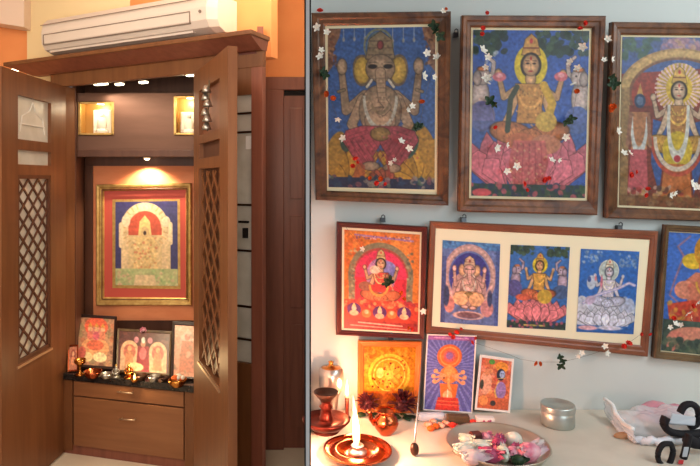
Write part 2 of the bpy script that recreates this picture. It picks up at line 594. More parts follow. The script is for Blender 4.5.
def bil(q, u, v):
    """u left to right, v top to bottom; q = TL, TR, BR, BL"""
    return (q[0] * (1 - u) + q[1] * u) * (1 - v) + (q[3] * (1 - u) + q[2] * u) * v


def ink_mesh(name, P, q, off, m, parent):
    nx, ny = P.nx, P.ny
    us, vs = np.meshgrid(np.linspace(0, 1, nx), np.linspace(0, 1, ny))
    us, vs = us[..., None], vs[..., None]
    Q = [np.array(p) for p in q]
    pts = (Q[0] * (1 - us) + Q[1] * us) * (1 - vs) + (Q[3] * (1 - us) + Q[2] * us) * vs + np.array(off)
    o0 = np.array(parent_world(parent))
    pts = (pts - o0).reshape(-1, 3)
    idx = np.arange(nx * ny).reshape(ny, nx)
    fs = np.stack([idx[:-1, :-1], idx[1:, :-1], idx[1:, 1:], idx[:-1, 1:]], -1).reshape(-1, 4)
    me = bpy.data.meshes.new(name)
    me.vertices.add(len(pts))
    me.vertices.foreach_set('co', pts.astype(np.float32).ravel())
    me.loops.add(fs.size)
    me.loops.foreach_set('vertex_index', fs.astype(np.int32).ravel())
    me.polygons.add(len(fs))
    me.polygons.foreach_set('loop_start', np.arange(0, fs.size, 4, dtype=np.int32))
    me.update(calc_edges=True)
    a = me.color_attributes.new('ink', 'FLOAT_COLOR', 'POINT')
    c = np.clip(P.A, 0, 255) / 255
    c = np.where(c <= .04045, c / 12.92, ((c + .055) / 1.055) ** 2.4).reshape(-1, 3)
    c = np.concatenate([c, np.ones((len(c), 1))], 1).astype(np.float32)
    a.data.foreach_set('color', c.ravel())
    me.materials.append(M[m])
    o = bpy.data.objects.new(name, me)
    COL.objects.link(o)
    o.parent = parent
    o['_w'] = tuple(o0)
    return o


def framed(label, quad, inner, o, n, fm, prints, th=.014, backth=.006, matm=None, group=None, name='framed_picture',
           cat='picture', bead=None, mats=None, pm='print'):
    """quad/inner/prints are corner lists; all lie in one tilted plane through o with normal n (towards the room)"""
    n = Vector(n).normalized()
    W = lambda q: [on_plane(x, y, o, n) for x, y in q]
    O, I = W(quad), W(inner)
    loc = (O[2] + O[3]) / 2
    t = thing(name, label, cat, loc, group)
    # moulding profile from outer edge to inner edge
    prof = [(0, -backth), (0, th * .7), (.12, th), (.42, th * .92), (.55, th * .7), (.85, th * .62), (1, th * .35), (1, -.001)]
    mb = MB()
    vs, fs = [], []
    for s_, h in prof:
        for k in range(4):
            vs.append(O[k] * (1 - s_) + I[k] * s_ + n * h)
    for i in range(len(prof) - 1):
        for k in range(4):
            k2 = (k + 1) % 4
            fs.append((i * 4 + k, i * 4 + k2, (i + 1) * 4 + k2, (i + 1) * 4 + k))
    mb.add(vs, fs).build('frame', fm, t)
    MB().slab([p - n * .001 for p in O], -n * (backth - .001)).build('backing_board', 'frame_brown', t)
    if matm:
        MB().slab([p - n * .0008 for p in I], n * .002).build('mat_board', matm, t)
    for P, q in prints:
        ink_mesh('print', P, W(q), n * (.0022 if matm else .001), pm, t)
    return t


# =================================================================== ROOM A (left): wooden prayer cabinet
# front plane of the cabinet
A0 = Vector(((66 - XP) / F * 3.454, 3.454, 0))
A1 = Vector(((195 - XP) / F * 3.034, 3.034, 0))
td = (A1 - A0).normalized()
vd = Vector((-td.y, td.x, 0))           # into the cabinet
if vd.y < 0:
    vd = -vd


def pp(px, py, v=0.0):
    return on_plane(px, py, A0 + vd * v, vd)


def tt(px, v=0.0):
    return (pp(px, 180, v) - A0).dot(td)


def zz(px, py, v=0.0):
    return pp(px, py, v).z


TC = Matrix(((td.x, vd.x, 0, A0.x), (td.y, vd.y, 0, A0.y), (0, 0, 1, 0), (0, 0, 0, 1)))
ZTOP = 2.10
W_OPEN = (A1 - A0).length
T_R = tt(266, .03)
T_L = -.13

# --- structure
XL = -2.6
struct('floor', MB().box(XL, 1.9, -.3, 4.3, -.05, 0), 'tile')
struct('ceiling', MB().box(XL, 1.9, -.3, 4.3, 2.85, 2.9), 'beam')
struct('wall_left', MB().box(XL - .05, XL, -.3, 4.3, 0, 2.85), 'cream')
struct('wall_right', MB().box(1.9, 1.95, -.3, 4.3, 0, 2.85), 'cream')
# added partition splitting the two rooms and their light; thin dark edge strips added
y0 = .7
hw = 1.8 / F * y0
struct('wall_added_divider', MB().box(-hw, hw, y0, 4.3, 0, 2.85), 'white')
struct('trim_added_1', MB().box(-hw - 1.5 / F * y0, -hw, y0, y0 + .004, 0, 2.85), 'black')
struct('trim_added_2', MB().box(hw, hw + 1.5 / F * y0, y0, y0 + .004, 0, 2.85), 'black')

# wall above / behind the cabinet, cream then orange
tcr = tt(27, .08)
tsw = tt(130, .08)
tre = tt(269, .08)
struct('wall_back', MB().box(tcr, tsw, .08, .14, 2.16, 2.85, TC), 'cream')
struct('wall_alcove', MB().box(tsw, T_R, .08, .14, 2.16, 2.85, TC), 'orange')
# orange wall left behind, with the pale beam over it
p1 = at(-60, 180, 3.75)
p2 = at(18, 180, 3.75)
struct('wall_far_left', MB().box(XL, p2.x + .2, 3.75, 3.8, 0, 2.85), 'orange')
bq = [at(-60, 37, 3.72), at(27.5, 27, 3.72)]
struct('trim_3', MB().hexa([Vector((XL, 3.62, 2.62)), Vector((p2.x + .1, 3.62, at(0, 27, 3.62).z)), Vector((p2.x + .1, 3.75, at(0, 27, 3.62).z)),
                            Vector((XL, 3.75, 2.62)), Vector((XL, 3.62, 2.85)), Vector((p2.x + .1, 3.62, 2.85)),
                            Vector((p2.x + .1, 3.75, 2.85)), Vector((XL, 3.75, 2.85))]), 'beam')
# recessed wall at right with the brown door
dR = 3.506
zh = at(0, 78, dR).z
xr0 = at(262, 0, dR).x
struct('wall_recess', MB().box(xr0 - .25, -.012, dR, dR + .06, 0, 2.85), 'orange')
dx0, dx1 = at(284, 0, dR).x, at(304.5, 0, dR).x
z95 = at(0, 96, dR).z
dr = struct('door_1', MB().box(dx0, -.012, dR - .012, dR - .001, 0, z95), 'wood_red')
MB().box(xr0 - .1, -.012, dR - .04, dR - .0005, z95 + .03, zh).build('door_frame', 'wood_red', dr, bev=.003)
MB().box(xr0 - .1, dx0, dR - .04, dR - .0005, 0, z95 + .03).build('door_frame', 'wood_red', dr, bev=.003)
MB().box(dx0, -.012, dR - .010, dR - .0005, z95, z95 + .03).build('door_stop', 'dark', dr)
for zz0, zz1 in ((.12, .72), (.82, 1.35), (1.45, 1.98)):
    MB().box(dx0 + .035, -.03, dR - .018, dR - .012, zz0, zz1).build('door_panel', 'wood_red', dr, bev=.003)

# --- prayer cabinet
cab = thing('prayer_cabinet', 'tall brown wooden prayer cabinet with open latticed doors below the air conditioner',
            'cabinet', tuple((A0 + td * W_OPEN / 2)))
zc_top = zz(150, 42.5, -.14)
zc_bot = zz(150, 47, -.14)
# cornice
T_CL, T_CR = tt(3, -.14), tt(267, 0.0)
cn = MB().box(T_CL, T_CR, -.14, .03, zc_bot, zc_top, TC).build('cornice', 'wood', cab, bev=.004)
MB().hexa([TC @ Vector(q) for q in ((T_CL + .10, -.02, zc_bot - .045), (T_CR - .02, -.02, zc_bot - .045), (T_CR - .02, .029, zc_bot - .045), (T_CL + .10, .029, zc_bot - .045),
                                    (T_CL + .01, -.13, zc_bot - .0), (T_CR - .01, -.13, zc_bot - .0), (T_CR - .01, .029, zc_bot - .0), (T_CL + .01, .029, zc_bot - .0))]).build('cornice_moulding', 'wood_red', cab)
z_h1 = zc_bot - .03
MB().box(T_L, T_R, 0, .03, ZTOP, z_h1 + .03, TC).build('header_board', 'wood', cab, bev=.003)
MB().box(T_L, -.004, 0, .07, 0, ZTOP, TC).build('side_panel', 'wood', cab, bev=.003)
# right side panel with glass slit
g0, g1 = tt(234), tt(251.5)
zg1, zg0 = zz(243, 95), zz(243, 363)
rp = MB()
rp.box(W_OPEN + .004, g0, 0, .03, 0, ZTOP, TC)
rp.build('side_panel', 'wood', cab, bev=.002)
MB().box(g1, T_R, -.004, .03, 0, ZTOP, TC).build('corner_post', 'wood_red', cab, bev=.003)
MB().box(g0, g1, 0, .03, 0, zg0, TC).build('lower_panel', 'wood', cab)
MB().box(g0, g1, 0, .03, zg1, ZTOP, TC).build('upper_panel', 'wood', cab)
MB().box(g0 + .03, T_R - .035, -.002, 0.0, z_h1 - .028, z_h1 - .002, TC).build('painted_shadow_line', 'frame_red', cab)  # raised dark red strip; its colour draws a groove's shade
gl = MB().box(g0, g1, .02, .026, zg0, zg1, TC).build('glass_slit', 'frost', cab)
for y in (113, 132, 205, 251, 307, 340):
    z = zz(243, y)
    MB().box(g0, g1, .012, .024, z - .005, z + .005, TC).build('glazing_bar', 'bowl_dark', gl)
lt = MB()
zl = zz(240, 235)
lt.box(g0 + .02, g0 + .075, .006, .02, zz(240, 223), zz(240, 221), TC)
lt.box(g0 + .045, g0 + .07, .006, .02, zz(240, 238), zz(240, 228), TC)
lt.build('latch', 'dark', gl)
MB().box(g0 + .06, g1 - .005, .012, .019, zz(243, 149), zz(243, 136), TC).build('paper_label', 'white', gl)
# plinth-side closing panel towards recessed wall
e0 = A0 + td * T_R
MB().slab([Vector((e0.x, e0.y + .04, 0)), Vector((e0.x, e0.y + .04, 2.3)), Vector((at(263, 0, 3.46).x, 3.46, 2.3)), Vector((at(263, 0, 3.46).x, 3.46, 0))],
          Vector((-.03, 0, 0))).build('return_panel', 'wood_red', cab)

# interior
DB = 3.80
xl = at(92, 0, DB).x
xr = at(214, 0, DB).x
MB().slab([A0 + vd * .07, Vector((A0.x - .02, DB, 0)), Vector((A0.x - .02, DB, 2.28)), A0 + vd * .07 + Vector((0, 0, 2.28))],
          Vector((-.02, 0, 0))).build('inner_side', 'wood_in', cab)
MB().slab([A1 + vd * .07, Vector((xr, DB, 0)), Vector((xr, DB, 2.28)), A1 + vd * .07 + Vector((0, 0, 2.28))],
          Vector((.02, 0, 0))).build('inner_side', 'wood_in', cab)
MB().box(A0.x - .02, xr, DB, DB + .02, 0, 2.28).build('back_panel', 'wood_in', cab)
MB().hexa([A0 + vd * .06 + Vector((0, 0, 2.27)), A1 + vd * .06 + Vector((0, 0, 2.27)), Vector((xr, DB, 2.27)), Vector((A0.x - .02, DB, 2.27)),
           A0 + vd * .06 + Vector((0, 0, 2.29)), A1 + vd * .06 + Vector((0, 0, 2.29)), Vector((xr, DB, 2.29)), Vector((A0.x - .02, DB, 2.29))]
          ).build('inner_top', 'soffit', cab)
zo1, zo0 = at(0, 166, DB).z, at(0, 320, DB).z
MB().box(at(93.5, 0, DB).x, xr, DB - .012, DB, zo0, zo1).build('orange_backdrop', 'orange2', cab)
# dark pilaster strip beside the backdrop
MB().box(at(86, 0, DB).x, at(94, 0, DB).x, DB - .03, DB, .46, zo1).build('pilaster', 'wood_in', cab, bev=.003)
# lit loft with two niches
DL = 3.56
lx0, lx1 = at(74, 0, DL).x, at(207, 0, DL).x
lz0, lz1 = at(0, 155, DL).z, at(0, 93, DL).z
n1 = (at(79, 0, DL).x, at(113.5, 0, DL).x)
n2 = (at(174.5, 0, DL).x, at(199, 0, DL).x)
nz0, nz1 = at(0, 140, DL).z, at(0, 102, DL).z
nz0b, nz1b = at(0, 135, DL).z, at(0, 96, DL).z
lf = MB()
lf.box(lx0, lx1, DL, DL + .02, lz0, nz0b - .0)
lf.box(lx0, n1[0], DL, DL + .02, nz0b, lz1)
lf.box(n1[1], n2[0], DL, DL + .02, nz0b, lz1)
lf.box(n2[1], lx1, DL, DL + .02, nz0b, lz1)
lf.box(n1[0], n1[1], DL, DL + .02, nz1, lz1)
lf.box(n2[0], n2[1], DL, DL + .02, nz1b, lz1)
loft = lf.build('loft_front', 'loft', cab)
MB().box(lx0, lx1, DL + .02, DB, lz0, lz0 + .01).build('loft_underside', 'wood_in', cab)
MB().box(lx0, lx1, DL - .012, DL, lz0 - .012, lz0 + .03).build('loft_rail', 'wood_in', cab, bev=.003)
MB().box(lx0, lx1, DL + .02, DB, lz1 - .01, lz1).build('loft_top', 'dark', cab)
MB().box(at(86, 0, DB).x, xr, DB - .02, DB, zo1, lz0).build('backdrop_rail', 'wood_in', cab)


def niche(x0, x1, z0, z1, dep, w=.012):
    b = MB()
    b.box(x0, x1, DL + dep, DL + dep + .006, z0, z1)
    b.box(x0 - .004, x0, DL, DL + dep, z0, z1)
    b.box(x1, x1 + .004, DL, DL + dep, z0, z1)
    b.box(x0, x1, DL, DL + dep, z0 - .004, z0)
    b.box(x0, x1, DL, DL + dep, z1, z1 + .004)
    o = b.build('niche_box', 'gold_box', cab)
    fr = MB()
    for a, c, d, e in ((x0 - w * .3, x0 + w, z0, z1), (x1 - w, x1 + w * .3, z0, z1), (x0, x1, z0, z0 + w), (x0, x1, z1 - w, z1)):
        fr.box(a, c, DL - .006, DL - .0005, d, e)
    fr.build('niche_frame', 'gold', o, bev=.002)
    MB().lathe([(0.02, 0), (.02, .006)], ((x0 + x1) / 2 + .01, DL + dep * .5, z1 - .008), 16, cap=True).build('niche_light', 'lampglow', o)
    return o


niche(n1[0], n1[1], nz0b, nz1, .10)
niche(n2[0], n2[1], nz0b, nz1b, .10)
for (nx, nz, k, lab) in ((at(99, 0, DL).x, nz0b, 1.0, 'small glowing white figure plaque in the left lit niche of the cabinet'),
                         (at(187, 0, DL).x, nz0b, .92, 'small glowing white figure plaque in the right lit niche beside the open door')):
    t = thing('deity_plaque', lab, 'plaque', (nx, DL + .05, nz), 'plaques in the lit niches')
    MB().box(nx - .055 * k, nx + .055 * k, DL + .055, DL + .07, nz, nz + .155 * k).build('plaque', 'idol_white', t, bev=.006)
    f = MB().ball((nx, DL + .05, nz + .125 * k), .014, .01, .018).ball((nx, DL + .05, nz + .07 * k), .03, .012, .045)
    f.ball((nx, DL + .05, nz + .025), .04, .014, .022).build('figure', 'idol_white', t, smooth=True)
lamp('POINT', 'niche_lamp', (sum(n1) / 2, DL + .035, nz1 - .03), .75, (1, .86, .6), .015)
lamp('POINT', 'niche_lamp', (sum(n2) / 2, DL + .035, nz1b - .03), .75, (1, .86, .6), .015)

# picture spotlight under the loft
sp = thing('picture_light', 'small glowing spotlight under the loft above the gold framed picture', 'light',
           tuple(at(147, 158, 3.70)))
c = at(147, 158, 3.70)
MB().lathe([(.012, .03), (.02, .028), (.024, .0), (.018, -.002)], c, 20).build('lamp_housing', 'gold', sp, smooth=True)
MB().ball(c - Vector((0, 0, .002)), .018, .018, .012).build('bulb', 'lampglow', sp, smooth=True)
lamp('SPOT', 'picture_lamp', tuple(c - Vector((0, .0, .018))), 30, (1, .80, .50), .012, target=tuple(at(147, 330, 3.80)),
     spot_size=2.2, spot_blend=.6)

# small downlights recessed in the header soffit
for i, (px, py) in enumerate(((101, 84), (119.5, 84.2), (143.5, 82.3), (191, 75))):
    d = None
    q = pp(px, py, .10)
    z = 2.22
    c = at(px, py, (z - CZ) * F / (YP - py)) if False else q
    lab = ['long glowing strip light leftmost under the cabinet header', 'small square downlight second from left under the header',
           'small square downlight third from left under the header', 'small downlight under the header beside the right door'][i]
    t = thing('downlight', lab, 'light', tuple(c), 'downlights under the cabinet header')
    w = .045 if i in (0,) else .024
    Tq = Matrix.Translation(c) @ Matrix.Rotation(math.atan2(td.y, td.x), 4, 'Z')
    MB().box(-w, w, -.012, .012, -.006, .008, Tq).build('lens', 'lampglow', t, bev=.002)
    MB().box(-w - .006, w + .006, -.018, .018, .004, .014, Tq).build('housing', 'wood_in', t)
MB().box(T_L + .13, W_OPEN, .07, .14, ZTOP + .035, ZTOP + .05, TC).build('light_batten', 'wood', cab)
t = thing('downlight', 'small white lamp under the left end of the cornice', 'light', tuple(pp(16.5, 70, -.07)), 'downlights under the cabinet header')
c = pp(16.5, 70, -.07)
MB().box(-.03, .03, -.012, .012, -.005, .006, Matrix.Translation(c) @ Matrix.Rotation(math.atan2(td.y, td.x), 4, 'Z')).build('lens', 'lampglow', t)

# counter + drawers
Q0 = Vector(((58 - XP) / F * 3.42, 3.42, 0))
Q1 = Vector(((192 - XP) / F * 3.20, 3.20, 0))
qd = (Q1 - Q0).normalized()
qn = Vector((qd.y, -qd.x, 0))    # towards camera
if qn.y > 0:
    qn = -qn


def qp(px, py, off=0.0):
    return on_plane(px, py, Q0 + qn * off, qn)


ZC = .46
cb = MB()
fr0, fr1 = qp(57, 180, 0), qp(205, 180, 0)
for p in (fr0, fr1):
    p.z = 0
cb.hexa([fr0 + Vector((0, 0, ZC - .035)), fr1 + Vector((0, 0, ZC - .035)), Vector((xr, DB, ZC - .035)), Vector((A0.x - .02, DB, ZC - .035)),
         fr0 + Vector((0, 0, ZC)), fr1 + Vector((0, 0, ZC)), Vector((xr, DB, ZC)), Vector((A0.x - .02, DB, ZC))])
cb.build('granite_counter', 'granite', cab, bev=.003)
s0 = Vector((0, 0, 0))
db0 = [qp(57, 180, -.03), qp(205, 180, -.03)]
for p in db0:
    p.z = 0
MB().hexa([db0[0], db0[1], Vector((xr, DB, 0)), Vector((A0.x - .02, DB, 0)),
           db0[0] + Vector((0, 0, ZC - .036)), db0[1] + Vector((0, 0, ZC - .036)), Vector((xr, DB, ZC - .036)), Vector((A0.x - .02, DB, ZC - .036))]
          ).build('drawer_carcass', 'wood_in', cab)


def qslab(x0, x1, z0, z1, off, th):
    a, b_ = qp(x0, 180, off), qp(x1, 180, off)
    return MB().slab([Vector((a.x, a.y, z0)), Vector((b_.x, b_.y, z0)), Vector((b_.x, b_.y, z1)), Vector((a.x, a.y, z1))], -qn * th)


qslab(61, 72, .02, ZC - .037, -.012, .016).build('stile', 'wood', cab, bev=.002)
qslab(184.5, 200, .02, ZC - .037, -.012, .016).build('stile', 'wood', cab, bev=.002)
zt = .335
d1 = qslab(73.5, 183.5, zt + .004, ZC - .04, -.010, .018).build('drawer', 'drawer', cab, bev=.002)
d2 = qslab(73.5, 183.5, .055, zt - .004, -.010, .018).build('drawer', 'drawer', cab, bev=.002)
for dd, (hx, hy) in ((d1, (125, 392)), (d2, (127, 419))):
    a, b_ = qp(hx - 8, hy, .012), qp(hx + 8, hy + 1.3, .012)
    h = MB().tube([a, b_], .004, 8)
    h.tube([a + td * .01, a + td * .01 - qn * .024], .003, 6).tube([b_ - td * .01, b_ - td * .01 - qn * .024], .003, 6)
    h.build('handle', 'handle', dd, smooth=True)
qslab(61, 200, 0.0, .05, -.022, .01).build('plinth', 'wood_red', cab)

# ------- doors
def door(hinge, near, thv, zbot, mapz, px_cols, lab, bright):
    pass


H0 = A0 + Vector((0.004, -.012, 0))
N0 = Vector(((1.5 - XP) / F * 2.81, 2.81, 0))
H1 = A1 + Vector((-.004, -.012, 0))
N1 = Vector(((228 - XP) / F * 2.385, 2.385, 0))


def make_door(H, N, side, cols, rows, back, nm):
    """H hinge foot, N free-edge foot. cols: pixel x of recess edges, rows: list of (z0,z1,kind)"""
    d = (N - H)
    L = d.length
    d.normalize()
    nrm = Vector((d.y, -d.x, 0)) * side          # visible face normal
    th = .038

    def s_of(px):                                 # distance from hinge along the leaf for a pixel column
        p = on_plane(px, 180, H, nrm)
        return (p - H).dot(d)

    def z_of(px, py):
        return on_plane(px, py, H, nrm).z
    T = Matrix(((d.x, -nrm.x, 0, H.x), (d.y, -nrm.y, 0, H.y), (0, 0, 1, 0), (0, 0, 0, 1)))
    a, b_ = sorted((s_of(cols[0]), s_of(cols[1])))
    leaf = MB()
    return T, a, b_, L, th, s_of, z_of


def lattice(T, a, b_, z0, z1, th, cell):
    g = MB()
    w = b_ - a
    h = z1 - z0
    bw = cell * .085

    def clipseg(x0, y0, x1, y1):
        t0, t1 = 0, 1
        dx, dy = x1 - x0, y1 - y0
        for p, q in ((-dx, x0), (dx, w - x0), (-dy, y0), (dy, h - y0)):
            if abs(p) < 1e-9:
                if q < 0:
                    return None
            else:
                r = q / p
                if p < 0:
                    t0 = max(t0, r)
                else:
                    t1 = min(t1, r)
        if t0 >= t1:
            return None
        return x0 + dx * t0, y0 + dy * t0, x0 + dx * t1, y0 + dy * t1
    asp = .95
    k = -int(h / cell) - 2
    n = int((w + h / asp) / cell) + 3
    for i in range(-n, n + 1):
        for sg in (1, -1):
            x0 = i * cell
            s_ = clipseg(x0 - 5, -5 * asp * sg, x0 + 5, 5 * asp * sg) if sg > 0 else clipseg(x0 - 5, 5 * asp, x0 + 5, -5 * asp)
            if not s_:
                continue
            xa, ya, xb, yb = s_
            dxn, dyn = xb - xa, yb - ya
            Ls = math.hypot(dxn, dyn)
            if Ls < .01:
                continue
            ux, uy = -dyn / Ls * bw, dxn / Ls * bw
            P = []
            for yy in (.008 + (.003 if sg > 0 else 0), .013 + (.003 if sg > 0 else 0)):
                for (x, y) in ((xa - ux, ya - uy), (xb - ux, yb - uy), (xb + ux, yb + uy), (xa + ux, ya + uy)):
                    P.append(T @ Vector((a + min(max(x, 0), w), yy, z0 + min(max(y, 0), h))))
            g.hexa(P)
    # little rosettes where bars cross
    return g


# left leaf
T, a, b_, L, th, s_of, z_of = make_door(H0, N0, 1, (18, 51), None, None, '')
nrm_chk = (T.to_3x3() @ Vector((0, -1, 0)))
if nrm_chk.dot(Vector((0, 0, CZ)) - Vector((H0.x, H0.y, CZ))) < 0:
    T, a, b_, L, th, s_of, z_of = make_door(H0, N0, -1, (18, 51), None, None, '')
ZD = ZTOP - .006
ld_z = [z_of(35, 99), z_of(35, 141), z_of(35, 151), z_of(35, 165), z_of(33, 175), z_of(33, 357)]
lf = MB()
lf.box(0, a, 0, th, .012, ZD, T)
lf.box(b_, L, 0, th, .012, ZD, T)
lf.box(a, b_, 0, th, ld_z[0], ZD, T)
lf.box(a, b_, 0, th, ld_z[2], ld_z[1], T)
lf.box(a, b_, 0, th, ld_z[4], ld_z[3], T)
lf.box(a, b_, 0, th, .012, ld_z[5], T)
ld = lf.build('door', 'wood', cab)
ld['label'] = 'left door leaf with bright diamond lattice'
MB().box(a, b_, .018, .022, ld_z[1], ld_z[0], T).build('glass_pane', 'frost', ld)
MB().box(a, b_, .018, .022, ld_z[3], ld_z[2], T).build('glass_pane', 'frost', ld)
# etched lamp motif on upper pane
cx = (a + b_) / 2
zm = ld_z[1]
et = MB()
et.tube([T @ Vector((cx, .014, zm + .20)), T @ Vector((cx - .03, .014, zm + .15)), T @ Vector((cx - .1, .014, zm + .12)), T @ Vector((cx - .12, .014, zm + .04))], .003, 6)
et.tube([T @ Vector((cx, .014, zm + .20)), T @ Vector((cx + .03, .014, zm + .15)), T @ Vector((cx + .1, .014, zm + .12)), T @ Vector((cx + .12, .014, zm + .04))], .003, 6)
et.tube([T @ Vector((cx - .12, .014, zm + .08)), T @ Vector((cx + .12, .014, zm + .08))], .004, 6)
et.build('etched_motif', 'motif', ld)
MB().box(a, b_, .018, .022, ld_z[5], ld_z[4], T).build('lattice_backing', 'frost', ld)
lattice(T, a + .02, b_ - .02, ld_z[5] + .02, ld_z[4] - .02, th, (b_ - a - .04) / 3.0).build('lattice', 'wood_in', ld)
lfm = MB()
for x0_, x1_, z0_, z1_ in ((a, a + .02, ld_z[5], ld_z[4]), (b_ - .02, b_, ld_z[5], ld_z[4]), (a, b_, ld_z[5], ld_z[5] + .02), (a, b_, ld_z[4] - .02, ld_z[4])):
    lfm.box(x0_, x1_, .004, .0175, z0_, z1_, T)
lfm.build('lattice_frame', 'wood_in', ld)
MB().box(a - .01, b_ + .01, -.006, 0, ld_z[5] - .016, ld_z[5] - .006, T).build('ledge_strip', 'handle', ld)
# right leaf
T, a, b_, L, th, s_of, z_of = make_door(H1, N1, 1, (199, 219.5), None, None, '')
if (T.to_3x3() @ Vector((0, -1, 0))).dot(Vector((0, 0, CZ)) - Vector((H1.x, H1.y, CZ))) < 0:
    T, a, b_, L, th, s_of, z_of = make_door(H1, N1, -1, (199, 219.5), None, None, '')
rz = [z_of(210, 84), z_of(210, 132), z_of(210, 141), z_of(210, 157), z_of(210, 168), z_of(208, 372)]
lf = MB()
lf.box(0, a, 0, th, .012, ZD, T)
lf.box(b_, L, 0, th, .012, ZD, T)
lf.box(a, b_, 0, th, rz[0], ZD, T)
lf.box(a, b_, 0, th, rz[2], rz[1], T)
lf.box(a, b_, 0, th, rz[4], rz[3], T)
lf.box(a, b_, 0, th, .012, rz[5], T)
rd = lf.build('door', 'wood', cab)
rd['label'] = 'right door leaf with dark lattice'
MB().box(a, b_, .022, .026, rz[1], rz[0], T).build('glass_pane', 'frame_brown', rd)
MB().box(a, b_, .022, .026, rz[3], rz[2], T).build('glass_pane', 'wood_in', rd)
MB().box(a, b_, .028, .032, rz[5], rz[4], T).build('lattice_backing', 'wood_in', rd)
lattice(T, a + .01, b_ - .01, rz[5] + .01, rz[4] - .01, th, (b_ - a - .02) / 3.0).build('lattice', 'wood', rd)
MB().box(a - .01, b_ + .01, -.006, 0, rz[5] - .02, rz[5] - .008, T).build('ledge_strip', 'handle', rd)
# hanging string of bells on the right door
bl = thing('bell_string', 'string of small silver bells hanging on the right cabinet door', 'bells', tuple(T @ Vector(((a + b_) / 2 + .06, -.02, rz[0]))))
b1 = MB()
sx = (a + b_) / 2 + .07
b1.tube([T @ Vector((sx, -.012, rz[0] + .01)), T @ Vector((sx, -.02, rz[1] + .0))], .003, 6)
b1.build('cord', 'string', bl)
for i in range(6):
    cc = T @ Vector((sx + random.uniform(-.04, .04), -.022, rz[0] - .03 - i * (rz[0] - rz[1]) / 6.5))
    MB().lathe([(.004, .02), (.012, .016), (.018, 0), (.022, -.012), (.019, -.012)], cc, 12).build('bell', 'steel', bl, smooth=True)

# ------- air conditioner on the wall above the cabinet
ta0, ta1 = tt(38.5, -.12), tt(236, .07)
za0 = zz(150, 38.0, -.12)
ac = thing('air_conditioner', 'white split air conditioner mounted above the prayer cabinet', 'air conditioner',
           tuple(TC @ Vector(((ta0 + ta1) / 2, .08, za0))))
HA = .19
prof = [(.078, za0 - .0), (-.05, za0 - .0), (-.105, za0 + .018), (-.127, za0 + .05), (-.13, za0 + .11), (-.12, za0 + HA - .03), (-.09, za0 + HA), (.078, za0 + HA)]


def extr(prof, t0, t1, taper=0.0):
    b = MB()
    nn = len(prof)
    vs = []
    for t_, sc in ((t0, .8), (t0 + .035, 1), (t1 - .035, 1), (t1, .8)):
        for v, z in prof:
            vv = .078 + (v - .078) * sc
            z2 = za0 + HA / 2 + (z - za0 - HA / 2) * (1 if sc == 1 else .9)
            vs.append(TC @ Vector((t_, vv, z2)))
    fs = []
    for i in range(3):
        for k in range(nn):
            k2 = (k + 1) % nn
            fs.append((i * nn + k, i * nn + k2, (i + 1) * nn + k2, (i + 1) * nn + k))
    fs.append(tuple(range(nn)))
    fs.append(tuple(3 * nn + k for k in reversed(range(nn))))
    return b.add(vs, fs)


extr(prof, ta0, ta1).build('housing', 'white_ac', ac)
fl = MB()
fl.box(ta0 + .05, ta1 - .13, -.1300, -.120, za0 + .040, za0 + .044, TC)
fl.box(ta0 + .05, ta1 - .13, -.1325, -.129, za0 + .095, za0 + .099, TC)
fl.box(ta0 + .05, ta0 + .054, -.1325, -.126, za0 + .044, za0 + .095, TC)
fl.box(ta1 - .134, ta1 - .13, -.1325, -.126, za0 + .044, za0 + .095, TC)
fl.box(ta0 + .03, ta1 - .1, -.1325, -.129, za0 + .150, za0 + .154, TC)
fl.build('panel_groove', 'grey_line', ac)
MB().box(ta0 + .06, ta1 - .14, -.095, -.075, za0 + .004, za0 + .02, TC).build('louvre', 'white_ac', ac)
MB().lathe([(.008, 0), (.008, .004)], TC @ Vector((ta1 - .07, -.131, za0 + .09)), 12, T=(Matrix.Rotation(math.atan2(td.y, td.x), 3, 'Z') @ Matrix.Rotation(PI / 2, 3, 'X')), cap=True).build('indicator', 'grey_line', ac)

# ------- gold framed picture on the orange backdrop
def rectq(x0, y0, x1, y1):
    return [(x0, y0), (x1, y0), (x1, y1), (x0, y1)]


P = Paint(85, 105, 290, 380, 120, (62, 60, 108))
P.poly([(85, 105), (290, 105), (290, 125), (85, 125)], (58, 52, 104))
P.ell(182, 190, 78, 82, (222, 196, 158)).poly([(104, 190), (262, 190), (262, 380), (104, 380)], (220, 192, 150))
P.ell(182, 192, 54, 56, (192, 84, 62)).poly([(128, 192), (238, 192), (238, 215), (128, 215)], (192, 84, 62))
P.poly([(128, 215), (238, 215), (238, 345), (128, 345)], (214, 186, 138))
P.rays(182, 190, 26, 62, 80, (196, 158, 110), .3, .7)
P.poly([(160, 215), (165, 170), (182, 150), (199, 170), (204, 215)], (224, 196, 130))
P.ell(182, 205, 14, 18, (200, 168, 120)).ell(182, 208, 5, 7, (60, 40, 40))
P.poly([(150, 222), (214, 222), (226, 345), (140, 345)], (216, 186, 130))
P.dots(145, 225, 222, 345, 90, 4, [(232, 210, 160), (190, 150, 96), (224, 196, 150), (200, 120, 90)], .7)
P.ell(120, 168, 14, 20, (226, 206, 176)).ell(252, 172, 14, 18, (226, 206, 176)).ell(182, 122, 20, 12, (226, 206, 176))
P.line([(104, 180), (104, 250)], 15, (226, 204, 166)).line([(266, 180), (266, 240)], 15, (226, 204, 166)).line([(110, 250), (110, 340)], 9, (220, 194, 150)).line([(262, 240), (262, 340)], 9, (220, 194, 150))
P.poly([(85, 325), (290, 325), (290, 380), (85, 380)], (176, 182, 130)).dots(85, 330, 290, 380, 60, 6, [(150, 176, 120), (196, 190, 140), (206, 170, 140)], .7)
P.poly([(150, 345), (214, 345), (220, 380), (145, 380)], (214, 190, 150)).grain(.06, 2, gain=1.0)
n = Vector((0, -1, 0))
oo = Vector((0, DB - .026, 0))
